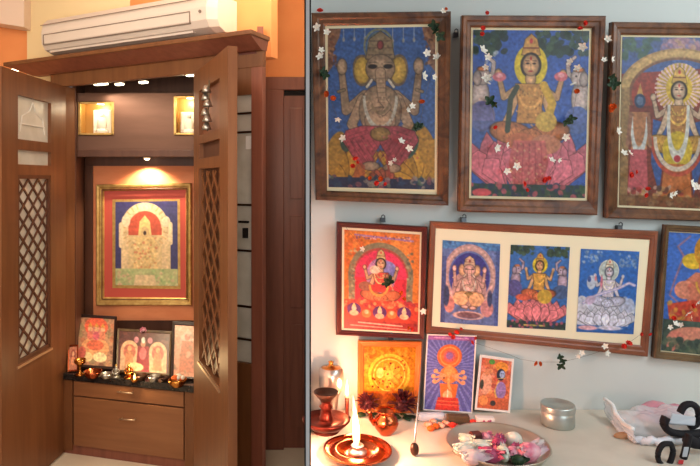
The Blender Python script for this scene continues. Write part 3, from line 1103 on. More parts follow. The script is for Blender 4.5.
fp = framed('large gold framed picture with red mat on the orange backdrop inside the cabinet', [(97, 184.5), (191.5, 183), (192, 305), (97, 305)],
            [(104.5, 191), (186, 189.5), (186, 297.5), (104.5, 297)], oo, n, 'gold', [(P, [(115.5, 202), (177.5, 201), (178, 286), (115.5, 285)])],
            th=.022, matm='mat_red')
W = [on_plane(x, y, oo, n) for x, y in [(112.5, 199.5), (180, 199), (180.5, 289), (112.5, 288)]]
MB().slab([w + n * .0012 for w in W], n * .0008).build('gilt_slip', 'gold', fp)
W = [on_plane(x, y, oo, n) for x, y in [(103, 189.7), (187.5, 188), (187.5, 299), (103, 298.5)]]
rb = MB()
for k in range(4):
    rb.tube([W[k] + n * .019, W[(k + 1) % 4] + n * .019], .003, 6)
rb.build('dark_bead', 'frame_red', fp)

# pictures standing on the counter
def standing(label, quad, inner, dtop, fm, P, th=.012, matm=None, dbase=None, zbase=None, name='framed_picture', pm='print', backth=.006):
    """stands on a surface at zbase leaning back: plane through the base line and the top line"""
    zb = ZC if zbase is None else zbase
    by = max(quad[2][1], quad[3][1])
    db = (CZ - zb) * F / (by - YP) if dbase is None else dbase
    pb = at((quad[2][0] + quad[3][0]) / 2, by, db)
    pt = at((quad[0][0] + quad[1][0]) / 2, min(quad[0][1], quad[1][1]), dtop)
    upv = Vector((0, pt.y - pb.y, pt.z - pb.z)).normalized()
    n = Vector((0, -upv.z, upv.y))
    return framed(label, quad, inner, pb, n, fm, [(P, inner)] if P else [], th=th, matm=matm, name=name, pm=pm, backth=backth)


P = Paint(120, 60, 285, 300, 80, (176, 128, 100))
P.dots(120, 60, 285, 300, 60, 14, [(190, 110, 80), (150, 130, 96), (200, 150, 110), (140, 90, 70)], .7, 4)
P.ell(200, 105, 55, 50, (222, 96, 70)).ell(200, 215, 65, 55, (228, 160, 110)).ell(200, 140, 30, 36, (214, 130, 116))
for cx_, c_ in ((172, (220, 120, 100)), (202, (206, 96, 110)), (232, (220, 130, 100))):
    P.ell(cx_, 120, 11, 13, (226, 170, 130)).poly([(cx_ - 12, 108), (cx_, 84), (cx_ + 12, 108)], (214, 150, 70)).ell(cx_, 152, 14, 22, c_)
P.ell(200, 200, 40, 26, (222, 110, 80)).ell(165, 260, 26, 24, (240, 206, 150)).ell(225, 258, 32, 24, (246, 222, 170)).ell(140, 240, 18, 30, (200, 96, 84))
P.grain(.09, 2)
standing('orange deity picture in a black frame at the left of the granite counter',
         [(77.5, 314.5), (117, 317), (115, 370.5), (74, 368)], [(80, 317), (114.5, 319.3), (112.5, 367), (77, 364.5)], 3.70, 'frame_black', P)
P = Paint(318, 130, 568, 320, 100, (90, 46, 44))
P.dots(318, 130, 568, 200, 40, 10, [(120, 70, 60), (70, 40, 44), (100, 60, 60)], .6, 8)
for cx_ in (372, 512):
    P.ell(cx_, 225, 44, 50, (226, 180, 140)).poly([(cx_ - 44, 225), (cx_ + 44, 225), (cx_ + 46, 320), (cx_ - 46, 320)], (226, 180, 140))
    P.ell(cx_, 230, 30, 36, (196, 110, 90)).ell(cx_, 215, 10, 13, (222, 170, 120)).poly([(cx_ - 16, 230), (cx_ + 16, 230), (cx_ + 24, 310), (cx_ - 24, 310)], (214, 140, 100))
P.poly([(412, 200), (466, 200), (474, 320), (406, 320)], (150, 50, 56)).ell(438, 190, 12, 16, (206, 150, 120)).ell(438, 235, 18, 30, (214, 110, 110))
for q in (-1, 1):
    P.ell(438 + q * 34, 170, 12, 16, (200, 130, 140))
P.ell(438, 170, 10, 16, (220, 214, 200)).ell(400, 300, 44, 20, (240, 206, 150)).grain(.08, 2)
pc2 = standing('wide dark picture of three figures in a thin gilt frame on the granite counter',
         [(117.5, 329), (172, 332), (170, 376), (116, 372)], [(119.5, 331), (170, 334), (168.3, 374), (118, 370)], 3.66, 'frame_old', P, th=.008)
fl_ = MB()
pf = at(143.5, 330, 3.64)
for k in range(7):
    an = k * 2 * PI / 7
    fl_.petal(pf, pf + Vector((math.cos(an) * .022, -.006, math.sin(an) * .022)), Vector((-math.sin(an), 0, math.cos(an))), .01, .003)
fl_.ball(pf + Vector((0, -.006, 0)), .009, n=8, m=6)
tag(fl_.build('flower', 'pinkbud', loc=tuple(pf), smooth=True), 'pink flower tucked on top of the wide counter picture', 'flower')
P = Paint(582, 90, 720, 340, 60, (214, 150, 120))
P.ell(650, 190, 40, 70, (206, 170, 150)).ell(648, 150, 14, 18, (196, 110, 90)).poly([(620, 170), (690, 170), (700, 320), (610, 320)], (196, 120, 90))
P.dots(582, 90, 720, 340, 50, 10, [(226, 180, 150), (180, 120, 90), (220, 140, 110), (160, 130, 100)], .6, 9).grain(.08, 2)
standing('pale orange picture in a black frame at the right end of the granite counter',
         [(172.5, 322), (204, 323.5), (201, 381), (171, 379)], [(175, 325), (202, 326.5), (199, 378), (173.5, 376)], 3.62, 'frame_black', P)
P = Paint(0, 0, 40, 70, 34, (206, 130, 100))
P.ell(20, 28, 14, 20, (170, 80, 66)).ell(20, 22, 7, 8, (226, 170, 130)).ell(20, 44, 12, 14, (226, 150, 110)).grain(.1, 2)
standing('tiny pink picture at the far left end of the granite counter',
         [(68.5, 345), (78, 344.5), (78, 371), (68, 372)], [(69.5, 347), (77, 346.5), (77, 369.5), (69, 370)], 3.49, 'copper', P, th=.006)


# counter objects
def on_top(px, py, zs):
    """foot point: on the horizontal surface zs, seen at px,py"""
    d = (CZ - zs) * F / (py - YP)
    return at(px, py, d)


def lathed(name, label, cat, px, py, zs, prof, m, group=None, n=26, kids=None):
    p = on_top(px, py, zs)
    o = MB().lathe(prof, p, n).build(name, m, loc=tuple(p), smooth=True)
    tag(o, label, cat, group)
    return o, p


G = 'ritual vessels on the granite counter'
bowl = lambda r, h: [(0.0, .0), (r * .6, .0), (r * .55, .003), (r * .85, h * .4), (r, h), (r * .94, h), (r * .78, h * .45), (.0, h * .25)]


def goblet(r, h):
    return [(0, 0), (r * .8, 0), (r * .75, h * .08), (r * .25, h * .16), (r * .2, h * .5), (r * .4, h * .62), (r, h * .8), (r * .98, h), (r * .9, h), (r * .7, h * .82), (0, h * .75)]


lathed('oil_lamp', 'brass pedestal oil lamp in front of the orange deity picture', 'lamp', 80, 375, ZC, goblet(.032, .09), 'brass', G)
lathed('bowl', 'wide copper bowl on the counter in front of the orange deity picture', 'bowl', 93, 377, ZC, bowl(.05, .035), 'copper', G)
lathed('bowl', 'small silver bowl between the copper bowl and the wide picture', 'bowl', 106, 378, ZC, bowl(.034, .026), 'steel', G)
lathed('bowl', 'black bowl in front of the wide three-figure picture', 'bowl', 141, 380, ZC, bowl(.036, .03), 'bowl_dark', G)
lathed('bowl', 'silver bowl right of the black bowl on the counter', 'bowl', 154, 381, ZC, bowl(.034, .028), 'steel', G)
lathed('bowl', 'small dark bowl between the silver bowl and the flower bowl', 'bowl', 165, 381, ZC, bowl(.026, .022), 'bowl_dark', G)
o, p = lathed('flower_bowl', 'bright brass bowl heaped with pale yellow flowers near the right door', 'bowl', 177.5, 386, ZC, bowl(.05, .036), 'brass', G)
for k in range(9):
    a_ = random.uniform(0, 6.28)
    r_ = random.uniform(0, .03)
    c = p + Vector((r_ * math.cos(a_), r_ * math.sin(a_), .038 + random.uniform(0, .012)))
    q = MB().ball(c, .015, .015, .012, n=10, m=6).build('flower', 'idol_white' if k % 2 else 'petal_orange', loc=tuple(c), smooth=True)
    tag(q, 'round pale or orange blossom heaped in the brass bowl on the granite counter', 'flower', 'blossoms in the brass bowl')
# small idols with heads
def idol(label, px, py, zs, h, m, grp=None):
    p = on_top(px, py, zs)
    t = thing('idol', label, 'idol', tuple(p), grp)
    MB().lathe([(0, 0), (h * .32, 0), (h * .3, h * .08), (h * .24, h * .12), (0, h * .14)], p, 18).build('pedestal', m, t, smooth=True)
    b = MB().ball(p + Vector((0, 0, h * .28)), h * .28, h * .2, h * .15).ball(p + Vector((0, 0, h * .5)), h * .16, h * .13, h * .22)
    b.ball(p + Vector((0, 0, h * .76)), h * .1, h * .1, h * .12)
    for q in (-1, 1):
        b.tube([p + Vector((q * h * .13, 0, h * .62)), p + Vector((q * h * .27, -.005, h * .46)), p + Vector((q * h * .16, -.02, h * .36))], h * .05, 8)
    b.build('figure', m, t, smooth=True)
    MB().lathe([(h * .1, h * .82), (h * .07, h * .92), (0, h)], p, 12).build('crown', 'gold', t, smooth=True)
    return t


idol('small gleaming seated figure in front of the wide counter picture', 129, 378, ZC, .09, 'brass')
idol('small silver figure between the copper bowl and wide picture', 116, 377, ZC, .075, 'steel')
for px_, py_, m_, lab in ((124, 379, 'flower', ''),):
    pass
dl, p = lathed('oil_lamp', 'small lit brass lamp glowing beside the middle counter figure', 'lamp', 134.5, 382, ZC, bowl(.02, .014), 'brass', G)


def flame(name, base, h, r, label, lean=(0, 0), group=None):
    """teardrop flame, given off by a wick"""
    prof = [(0, 0), (.55, .06), (.9, .16), (1, .28), (.82, .45), (.55, .62), (.3, .8), (.12, .93), (0, 1)]
    b = MB()
    vs, fs = [], []
    n = 14
    for rr, z in prof:
        for k in range(n):
            an = 2 * PI * k / n
            vs.append(base + Vector((rr * r * math.cos(an) + lean[0] * z * z * h, rr * r * math.sin(an) + lean[1] * z * h, z * h)))
    for i in range(len(prof) - 1):
        for k in range(n):
            k2 = (k + 1) % n
            fs.append((i * n + k, i * n + k2, (i + 1) * n + k2, (i + 1) * n + k))
    b.add(vs, fs)
    return b


q = p + Vector((0, 0, .012))
tag(flame('flame', q, .035, .007, '').build('flame', 'flame', loc=tuple(q), smooth=True), 'tiny flame of the small lamp on the granite counter', 'flame')
lamp('POINT', 'counter_flame', tuple(q + Vector((0, -.03, .06))), 2.2, (1, .72, .36), .02)

# room A light: warm ceiling light, glow inside the cabinet, and added unseen fills
lamp('AREA', 'room_ceiling_light', (-1.25, 1.5, 2.8), 44, (1, .85, .68), (1.4, 1.0), target=(-1.0, 3.2, .7))
lamp('AREA', 'added_front_fill', (-1.2, .75, 1.5), 11, (1, .88, .74), (.9, .9), target=(-.7, 3.3, .8))  # unseen fill added to lift the lower part of the cabinet
lamp('AREA', 'added_post_fill', (-.24, .95, 1.75), 9, (1, .86, .72), (.3, .5), target=(-.2, 3.0, 1.2))  # unseen fill added to brighten the corner post and the recess
lamp('AREA', 'added_recess_fill', (-.16, 2.75, 2.8), 9, (1, .80, .52), (.25, .5), target=(-.12, 3.5, 1.9))  # unseen overhead light added to brighten the recessed orange wall
lamp('AREA', 'wall_wash', (-1.1, 2.6, 2.8), 2.5, (1, .84, .62), (1.2, .2), target=(-1.1, 3.4, 2.5))
lamp('AREA', 'cabinet_strip_light', tuple(TC @ Vector((.45, .16, 2.06))), 2.6, (1, .82, .6), (.6, .03), target=tuple(TC @ Vector((.45, .5, 1.0))))

# =================================================================== ROOM B (right): wall of framed prints over a stone shelf
DW = 1.50
ZT = CZ - (409 - YP) / F * DW
struct('wall_picture_side', MB().box(hw + .0005, 1.9, DW, DW + .05, 0, 2.85), 'wallB')
tbl = tag(MB().box(hw + .0005, 1.75, 1.04, DW - .0005, ZT - .04, ZT).build('shelf', 'table', loc=(.8, 1.3, ZT - .04), bev=.004),
          'long pale stone shelf along the painted wall carrying the lamps and plate', 'shelf')
sx_ = MB().box(.3, .36, 1.10, DW - .001, ZT - .2, ZT - .04)
MB().box(.30, .34, 1.15, DW - .001, ZT - .16, ZT - .0405).build('bracket', 'table', tbl)
MB().box(1.30, 1.34, 1.15, DW - .001, ZT - .16, ZT - .0405).build('bracket', 'table', tbl)

B_BLUE = (62, 94, 152)
# -- picture 1
P = Paint(53, 42, 305, 418, 190, B_BLUE)
for q in (0, 1):
    xx = 60 if q == 0 else 298
    sgn = 1 if q == 0 else -1
    P.poly([(xx - 12 * sgn, 42), (xx + 24 * sgn, 42), (xx + 20 * sgn, 62), (xx + 6 * sgn, 90), (xx + 4 * sgn, 130), (xx - 12 * sgn, 150)], (136, 96, 72))
    P.dots(min(xx - 8, xx + 16 * sgn), 44, max(xx + 10, xx + 16 * sgn), 130, 26, 4, [(120, 70, 50), (170, 120, 80), (90, 60, 50)], .8, 3 + q)
for bx in (90, 115, 140, 205, 230, 255):
    P.line([(bx, 42), (bx, 58 + (bx * 7) % 16)], 1.5, (170, 170, 170)).ell(bx, 62 + (bx * 7) % 16, 3, 5, (150, 150, 150))
P.ring(172, 84, 33, 38, 5, (120, 124, 104)).ell(172, 84, 28, 33, (92, 108, 110))
P.petals(95, 400, 5, .2, 2.4, 95, 17, (178, 134, 52), (110, 80, 36)).petals(262, 405, 6, .7, 2.9, 110, 18, (182, 138, 50), (110, 80, 36))
P.ell(70, 330, 22, 48, (168, 128, 56), .3).ell(285, 320, 22, 56, (176, 132, 50), -.3)
P.ell(95, 310, 14, 22, (62, 84, 70)).ell(250, 318, 14, 30, (60, 88, 70), .4).ell(258, 272, 22, 9, (52, 72, 52), -.2)
P.elephant(176, 50, 2.25, (166, 138, 110), (168, 76, 84), (190, 156, 70), (138, 118, 90))
P.poly([(120, 350), (140, 365), (140, 405), (110, 400)], (160, 70, 50), .6)
P.petals(180, 412, 9, .1, 3.04, 38, 8, (160, 84, 60), (90, 50, 40))
P.poly([(53, 392), (305, 396), (305, 418), (53, 418)], (46, 50, 76)).dots(53, 392, 305, 416, 60, 6, [(150, 140, 130), (40, 60, 90), (130, 80, 90), (90, 110, 90)], .8, 5)
P.line([(200, 392), (190, 340)], 4, (160, 70, 60)).grain(.10, 2, gain=.84)
th1 = .10
up = Vector((0, -math.sin(th1), math.cos(th1)))       # top leans into the room


def wallplane(y_bot, gap=.010, lean=th1):
    n = Vector((0, -math.cos(lean), -math.sin(lean)))
    o = at(500, y_bot, DW - gap)
    return o, n


o, n = wallplane(212)
framed('large seated elephant-headed deity print, leftmost of the top row of brown frames', [(311.5, 13.5), (450, 12), (447.5, 205), (315.5, 199.5)],
       [(325, 26), (438, 24), (437, 194.5), (327, 190.5)], o, n, 'frame_wood', [(P, [(327.8, 28.8), (435.2, 26.8), (434.4, 189.5), (328.5, 187)])], matm='mat_cream')

# -- picture 2
P = Paint(38, 42, 297, 408, 190, (56, 92, 172))
P.dots(40, 42, 110, 90, 46, 8, [(40, 62, 48), (60, 84, 60), (34, 50, 44)], .85, 2).dots(180, 42, 295, 92, 60, 8, [(40, 62, 48), (60, 84, 60), (34, 50, 44)], .85, 6)
P.dots(60, 90, 95, 150, 20, 4, [(200, 200, 210)], .6, 7)
P.ell(168, 118, 37, 46, (222, 196, 48))
P.tusker(60, 142, 1.15, 1, (190, 172, 164)).tusker(276, 142, 1.15, -1, (190, 172, 164))
P.ell(60, 230, 30, 34, (110, 110, 160)).ell(275, 235, 28, 30, (90, 110, 170))
P.poly([(38, 240), (297, 240), (297, 300), (38, 300)], (70, 96, 150), .5)
P.lotus(165, 392, 262, 150, (196, 108, 122))
P.figure(168, 50, 1.86, (206, 160, 112), (190, 118, 70), (196, 140, 70), (200, 150, 80), hair=(40, 28, 26))
P.line([(138, 165), (124, 190), (118, 260)], 12, (56, 66, 44)).line([(198, 160), (218, 200), (206, 245)], 18, (206, 166, 56))
P.ell(205, 240, 24, 22, (206, 172, 76)).ell(150, 285, 34, 20, (190, 110, 70)).ell(205, 290, 34, 22, (196, 130, 96))
P.poly([(132, 282), (204, 282), (212, 330), (200, 384), (134, 384), (122, 330)], (190, 96, 92), .85)
for k in range(5):
    P.line([(142 + 13 * k, 288), (136 + 16 * k, 380)], 2, (150, 64, 70), .7)
P.dots(126, 288, 208, 380, 50, 2.4, [(206, 150, 120), (170, 70, 76), (210, 170, 120)], .8, 8)
P.ell(98, 143, 15, 10, (214, 110, 120)).ell(236, 141, 15, 10, (214, 110, 120)).ell(98, 140, 8, 5, (230, 160, 166)).ell(236, 138, 8, 5, (230, 160, 166))
P.poly([(38, 380), (297, 380), (297, 408), (38, 408)], (44, 66, 60)).dots(38, 380, 297, 408, 60, 6, [(60, 90, 60), (40, 56, 80), (190, 90, 100)], .8, 4)
P.ell(62, 400, 22, 9, (196, 84, 90)).grain(.09, 2, gain=.86)
framed('large four-armed goddess on a pink lotus print, middle of the top row', [(461, 16), (604, 16.5), (595.5, 214.5), (457.5, 211)],
       [(470.5, 27.5), (591.5, 28.5), (587, 200.5), (468.5, 198)], o, n, 'frame_wood2', [(P, [(473, 30), (589, 31), (584.5, 198), (471, 195.5)])], matm='mat_cream')

# -- picture 3
P = Paint(47, 48, 311, 430, 190, (150, 60, 46))
P.poly([(47, 48), (311, 48), (311, 110), (47, 130)], (66, 92, 150)).dots(50, 50, 130, 95, 50, 8, [(50, 84, 70), (70, 100, 80), (60, 80, 130)], .8, 2).dots(230, 50, 310, 95, 50, 8, [(50, 84, 70), (70, 100, 80), (60, 80, 130)], .8, 3)
P.ell(180, 72, 46, 24, (150, 110, 130)).dots(140, 55, 220, 85, 30, 6, [(170, 130, 140), (120, 110, 150), (190, 150, 120)], .8, 5)
P.ring(179, 175, 125, 92, 22, (170, 134, 84)).ring(179, 175, 125, 92, 14, (196, 160, 100)).ring(179, 175, 112, 80, 5, (120, 80, 56))
P.poly([(47, 160), (66, 160), (66, 430), (47, 430)], (150, 120, 76)).poly([(292, 160), (311, 160), (311, 430), (292, 430)], (150, 120, 76))
P.poly([(66, 200), (292, 200), (292, 430), (66, 430)], (120, 56, 46))
P.ell(179, 160, 52, 56, (196, 160, 70)).rays(179, 160, 34, 24, 56, (226, 190, 180), .5).ell(179, 160, 30, 34, (214, 180, 60))
for q in (-1, 1):
    P.poly([(179 + q * 24, 240), (179 + q * 58, 230), (179 + q * 60, 330), (179 + q * 40, 400)], (60, 90, 150))
P.figure(179, 112, 1.5, (206, 176, 146), (196, 150, 70), (170, 120, 70), (206, 166, 84))
P.ell(179, 300, 34, 44, (196, 170, 54)).poly([(150, 330), (208, 330), (216, 415), (142, 415)], (186, 110, 60))
P.ring(179, 235, 22, 78, 8, (206, 206, 196), a0=-PI, a1=0).ring(179, 270, 52, 72, 8, (206, 190, 170), a0=-PI, a1=0).ring(179, 270, 60, 84, 7, (180, 80, 60), a0=-PI, a1=0)
P.line([(157, 200), (157, 250)], 7, (206, 206, 196)).line([(201, 200), (201, 250)], 7, (206, 206, 196)).ell(179, 318, 8, 8, (180, 60, 70))
for fx in (90, 268):
    P.poly([(fx - 8, 178), (fx, 150), (fx + 8, 178)], (196, 150, 80)).ell(fx, 190, 13, 16, (44, 60, 90)).ell(fx, 190, 8, 10, (90, 110, 140))
    P.poly([(fx - 24, 215), (fx + 24, 215), (fx + 18, 300), (fx - 18, 300)], (176, 120, 80)).ring(fx, 225, 18, 82, 6, (200, 204, 200), a0=-PI, a1=0)
    P.poly([(fx - 18, 300), (fx + 18, 300), (fx + 24, 400), (fx - 24, 400)], (186, 90, 96)).line([(fx - 20, 220), (fx - 26, 290)], 9, (150, 104, 80)).line([(fx + 20, 220), (fx + 26, 290)], 9, (150, 104, 80))
P.dots(66, 385, 292, 428, 90, 6, [(150, 60, 56), (180, 140, 90), (90, 60, 50), (190, 160, 140)], .85, 8)
P.poly([(47, 405), (311, 405), (311, 430), (47, 430)], (120, 84, 50), .7).grain(.10, 2, gain=.85)
framed('large crowned deity print with a sunburst halo, rightmost of the top row', [(610, 22.5), (750, 24), (744, 222), (604, 217.5)],
       [(620, 35), (740, 36), (734, 212), (616.5, 207)], o, n, 'frame_wood', [(P, [(622, 37), (738, 38), (732, 210), (618.5, 205)])], matm='mat_cream')

# -- lower row, on a gentler lean
o2, n2_ = wallplane(345, .009, .045)
P = Paint(35, 32, 315, 415, 150, (206, 116, 44))
P.dots(35, 32, 315, 120, 50, 16, [(196, 90, 40), (220, 140, 60), (206, 110, 56)], .5, 3).dots(35, 32, 90, 400, 30, 12, [(190, 80, 40), (220, 140, 60)], .5, 5)
P.line([(75, 48), (290, 60)], 7, (150, 110, 150)).dots(80, 46, 285, 62, 40, 3, [(206, 170, 190), (110, 70, 120)], .8, 6)
P.ell(172, 205, 122, 132, (126, 116, 88)).ell(172, 210, 104, 116, (160, 70, 60)).poly([(52, 205), (292, 205), (292, 330), (52, 330)], (126, 116, 88))
P.ell(172, 212, 98, 108, (206, 52, 84)).poly([(76, 212), (268, 212), (268, 330), (76, 330)], (206, 46, 60))
P.dots(55, 100, 80, 320, 30, 5, [(170, 160, 120), (90, 90, 76), (150, 110, 80)], .8, 2).dots(270, 100, 292, 320, 30, 5, [(170, 160, 120), (90, 90, 76), (150, 110, 80)], .8, 4)
P.ell(172, 205, 55, 72, (170, 120, 160)).ell(200, 190, 34, 46, (140, 130, 190))
P.figure(172, 100, 1.55, (206, 160, 120), (206, 110, 70), (196, 70, 60), (186, 166, 110))
P.ell(150, 180, 20, 16, (214, 186, 160)).ell(115, 245, 26, 18, (146, 90, 70)).ell(172, 250, 44, 16, (200, 60, 56)).ring(165, 240, 34, 40, 8, (226, 150, 70), a0=-PI, a1=0)
P.poly([(35, 300), (315, 300), (315, 415), (35, 415)], (186, 60, 40)).dots(40, 298, 312, 330, 60, 7, [(206, 90, 60), (150, 40, 50), (206, 150, 90)], .8, 9)
for cx_, cy_ in ((73, 338), (170, 346), (262, 344)):
    P.ell(cx_, cy_, 26, 25, (86, 36, 96)).ell(cx_, cy_ - 4, 9, 11, (220, 180, 150)).ell(cx_, cy_ + 14, 17, 11, (214, 170, 130)).poly([(cx_ - 8, cy_ - 12), (cx_, cy_ - 26), (cx_ + 8, cy_ - 12)], (216, 190, 120))
for cx_ in (120, 216):
    P.ell(cx_, 352, 18, 16, (216, 120, 60)).ell(cx_, 346, 8, 8, (226, 170, 130))
P.poly([(35, 378), (315, 384), (315, 415), (35, 415)], (150, 44, 40)).line([(90, 388), (255, 395)], 5, (226, 170, 150)).line([(60, 400), (290, 408)], 4, (214, 150, 130))
P.grain(.08, 2, gain=1.0)
framed('red enthroned deity picture in a dark red frame, directly under the elephant-headed print', [(336.5, 221.5), (427, 226.5), (423.5, 338.5), (336, 334)],
       [(342, 227), (421.5, 232), (419.3, 334), (341.5, 329.8)], o2, n2_, 'frame_red', [(P, [(344.3, 229.5), (419.8, 234.5), (417.6, 332), (343.8, 328)])], matm='mat_ivory', th=.010)

# -- long frame with three prints
P1 = Paint(35, 25, 303, 420, 110, (96, 110, 158))
P1.poly([(35, 25), (303, 25), (303, 60), (35, 60)], (70, 116, 168)).dots(40, 30, 300, 60, 40, 8, [(90, 140, 190), (60, 90, 140)], .7, 2)
P1.ring(165, 190, 110, 138, 26, (176, 140, 140)).ring(165, 190, 110, 138, 10, (196, 160, 150)).ell(165, 195, 92, 118, (60, 56, 130))
P1.poly([(35, 100), (56, 100), (56, 420), (35, 420)], (70, 80, 130)).poly([(285, 60), (303, 60), (303, 420), (285, 420)], (70, 84, 140))
P1.ell(165, 250, 80, 90, (176, 134, 130))
P1.elephant(164, 92, 1.75, (206, 158, 146), (216, 158, 110), (206, 160, 120), (190, 160, 130))
P1.ell(125, 300, 36, 30, (222, 170, 126)).ell(200, 300, 36, 30, (216, 164, 120)).ell(75, 330, 24, 40, (200, 130, 120)).ell(250, 340, 30, 40, (190, 130, 130))
P1.ell(165, 375, 60, 16, (120, 84, 90)).ring(165, 378, 64, 18, 5, (200, 160, 150)).ell(60, 290, 14, 50, (60, 66, 100)).ell(262, 290, 12, 40, (60, 66, 100)).grain(.10, 2)
P2 = Paint(35, 45, 322, 440, 110, (56, 104, 172))
P2.dots(35, 45, 145, 85, 50, 9, [(40, 56, 44), (60, 80, 56)], .85, 2).dots(215, 45, 322, 90, 50, 9, [(40, 56, 44), (60, 80, 56)], .85, 3)
P2.ell(182, 135, 37, 40, (216, 190, 44)).tusker(72, 160, 1.3, 1, (176, 154, 172)).tusker(290, 160, 1.3, -1, (176, 154, 172))
P2.ell(60, 250, 40, 40, (90, 84, 140)).ell(290, 260, 40, 34, (70, 90, 130))
P2.lotus(176, 408, 270, 125, (212, 122, 128))
P2.figure(181, 78, 1.7, (214, 166, 116), (206, 110, 70), (206, 150, 70), (206, 160, 70)).ell(212, 285, 36, 34, (196, 160, 60)).ell(110, 292, 40, 16, (206, 96, 70))
P2.poly([(35, 405), (322, 405), (322, 440), (35, 440)], (50, 60, 60)).line([(120, 424), (220, 424)], 7, (190, 170, 90)).dots(35, 400, 322, 440, 30, 7, [(60, 90, 60), (190, 90, 110), (40, 60, 110)], .8, 4).grain(.10, 2, gain=.95)
P3 = Paint(35, 42, 320, 440, 110, (44, 96, 170))
P3.dots(50, 50, 140, 110, 40, 6, [(150, 170, 190), (90, 120, 160)], .7, 2).dots(225, 55, 320, 120, 50, 6, [(130, 150, 180), (90, 120, 160)], .7, 3)
P3.ell(178, 140, 47, 50, (170, 184, 180)).ring(178, 140, 47, 50, 4, (206, 206, 190))
P3.dots(40, 290, 300, 400, 50, 30, [(176, 184, 204), (190, 194, 206), (160, 170, 196)], .9, 5)
P3.figure(180, 84, 1.75, (196, 190, 200), (186, 188, 210), (186, 180, 196), (206, 200, 176), hair=(120, 130, 160))
P3.lotus(176, 414, 260, 105, (192, 194, 210))
P3.line([(60, 300), (120, 262), (230, 222), (280, 195), (308, 205)], 14, (150, 150, 196)).line([(60, 300), (120, 262), (230, 222), (280, 195), (308, 205)], 5, (206, 196, 206)).ell(95, 285, 26, 20, (176, 160, 186), -.5)
P3.ell(95, 200, 22, 34, (170, 180, 196)).ell(85, 185, 9, 14, (60, 80, 140)).ell(115, 180, 5, 12, (206, 120, 130)).ell(145, 195, 6, 30, (190, 110, 130))
P3.poly([(35, 405), (320, 405), (320, 440), (35, 440)], (40, 90, 160)).ell(90, 418, 50, 11, (206, 160, 170)).ell(200, 415, 60, 11, (200, 196, 214)).grain(.08, 2)
lf_ = framed('long cream-matted frame holding three deity prints in a row, below the top row', [(430, 221), (657, 231), (646.5, 356), (425.5, 333)],
       [(435.5, 228), (649.5, 239.5), (640, 345), (431.5, 326)], o2, n2_, 'frame_brown',
       [(P1, [(442.4, 240), (500, 244), (497.5, 326), (440, 322)]), (P2, [(510.5, 244.6), (569.6, 247), (565, 330), (506.4, 327)]),
        (P3, [(580.5, 248.6), (639, 251.5), (633, 334), (576, 331.5)])], matm='mat_ivory', th=.008)

# -- right edge picture
P = Paint(60, 35, 290, 425, 120, (60, 104, 186))
P.line([(125, 45), (90, 80), (110, 110), (90, 180), (75, 240), (100, 260)], 6, (140, 110, 140))
P.ell(140, 125, 34, 26, (206, 170, 50)).ell(175, 90, 34, 50, (190, 130, 40)).ell(180, 140, 22, 24, (196, 110, 80)).poly([(150, 110), (175, 60), (205, 105)], (206, 160, 60))
P.poly([(110, 200), (150, 160), (250, 170), (260, 270), (140, 280)], (200, 120, 96)).ell(120, 220, 32, 30, (206, 130, 106)).ell(150, 210, 22, 16, (190, 100, 84))
P.ell(195, 225, 60, 60, (196, 114, 90)).ring(190, 190, 36, 44, 6, (206, 160, 60), a0=-PI, a1=0)
P.poly([(70, 270), (150, 250), (270, 270), (280, 330), (80, 330)], (190, 70, 50)).dots(75, 262, 280, 320, 40, 8, [(206, 150, 60), (170, 50, 50), (196, 110, 70)], .8, 3)
P.poly([(60, 320), (290, 320), (290, 425), (60, 425)], (66, 84, 76)).ell(140, 362, 60, 22, (206, 132, 110), -.15).ell(100, 390, 28, 34, (200, 120, 104), .3)
P.dots(60, 380, 290, 425, 60, 10, [(60, 84, 66), (90, 100, 80), (50, 66, 60)], .85, 4).grain(.09, 2, gain=.95)
framed('kneeling figure print in an old narrow gilt frame right of the long frame', [(663.5, 224.5), (750, 229), (741, 366), (652, 357)],
       [(668, 231), (745, 235), (736, 359), (659.5, 351)], o2, n2_, 'frame_old', [(P, [(668.5, 232), (744, 236), (735, 358), (660.5, 350)])], matm='mat_cream', th=.012)

# -- small foil picture standing on the shelf, flame reflections painted into its yellows
P = Paint(60, 85, 340, 400, 120, (206, 130, 30))
P.dots(60, 85, 340, 140, 60, 9, [(170, 90, 20), (230, 160, 50), (190, 110, 30)], .7, 3).dots(60, 85, 100, 400, 40, 9, [(170, 90, 20), (230, 160, 50)], .7, 4)
P.ring(200, 235, 106, 104, 16, (240, 190, 60)).ell(200, 240, 96, 96, (226, 150, 36)).ring(200, 235, 84, 84, 6, (250, 206, 90))
P.petals(200, 240, 10, 0, 5.65, 70, 15, (236, 176, 60), (176, 96, 20)).ell(200, 235, 24, 26, (246, 200, 80))
P.dots(110, 150, 290, 300, 22, 5, [(150, 50, 30), (120, 40, 20)], .9, 6).ell(150, 225, 20, 28, (250, 214, 110))  # pale off-centre oval is a flame reflection put into the print colour
P.poly([(60, 320), (340, 320), (340, 400), (60, 400)], (176, 90, 30)).dots(60, 310, 340, 400, 40, 12, [(150, 70, 26), (206, 120, 40)], .7, 7).grain(.10, 2)
standing('small glow-painted gold foil picture in an orange frame standing on the shelf behind the flames',
         [(358, 340), (421.5, 341), (418.5, 412.5), (357.5, 411.5)], [(364, 346), (416, 347), (413.5, 406.5), (363, 406)], 1.482, 'frame_orange', P, zbase=ZT, pm='foil', dbase=None, th=.009)
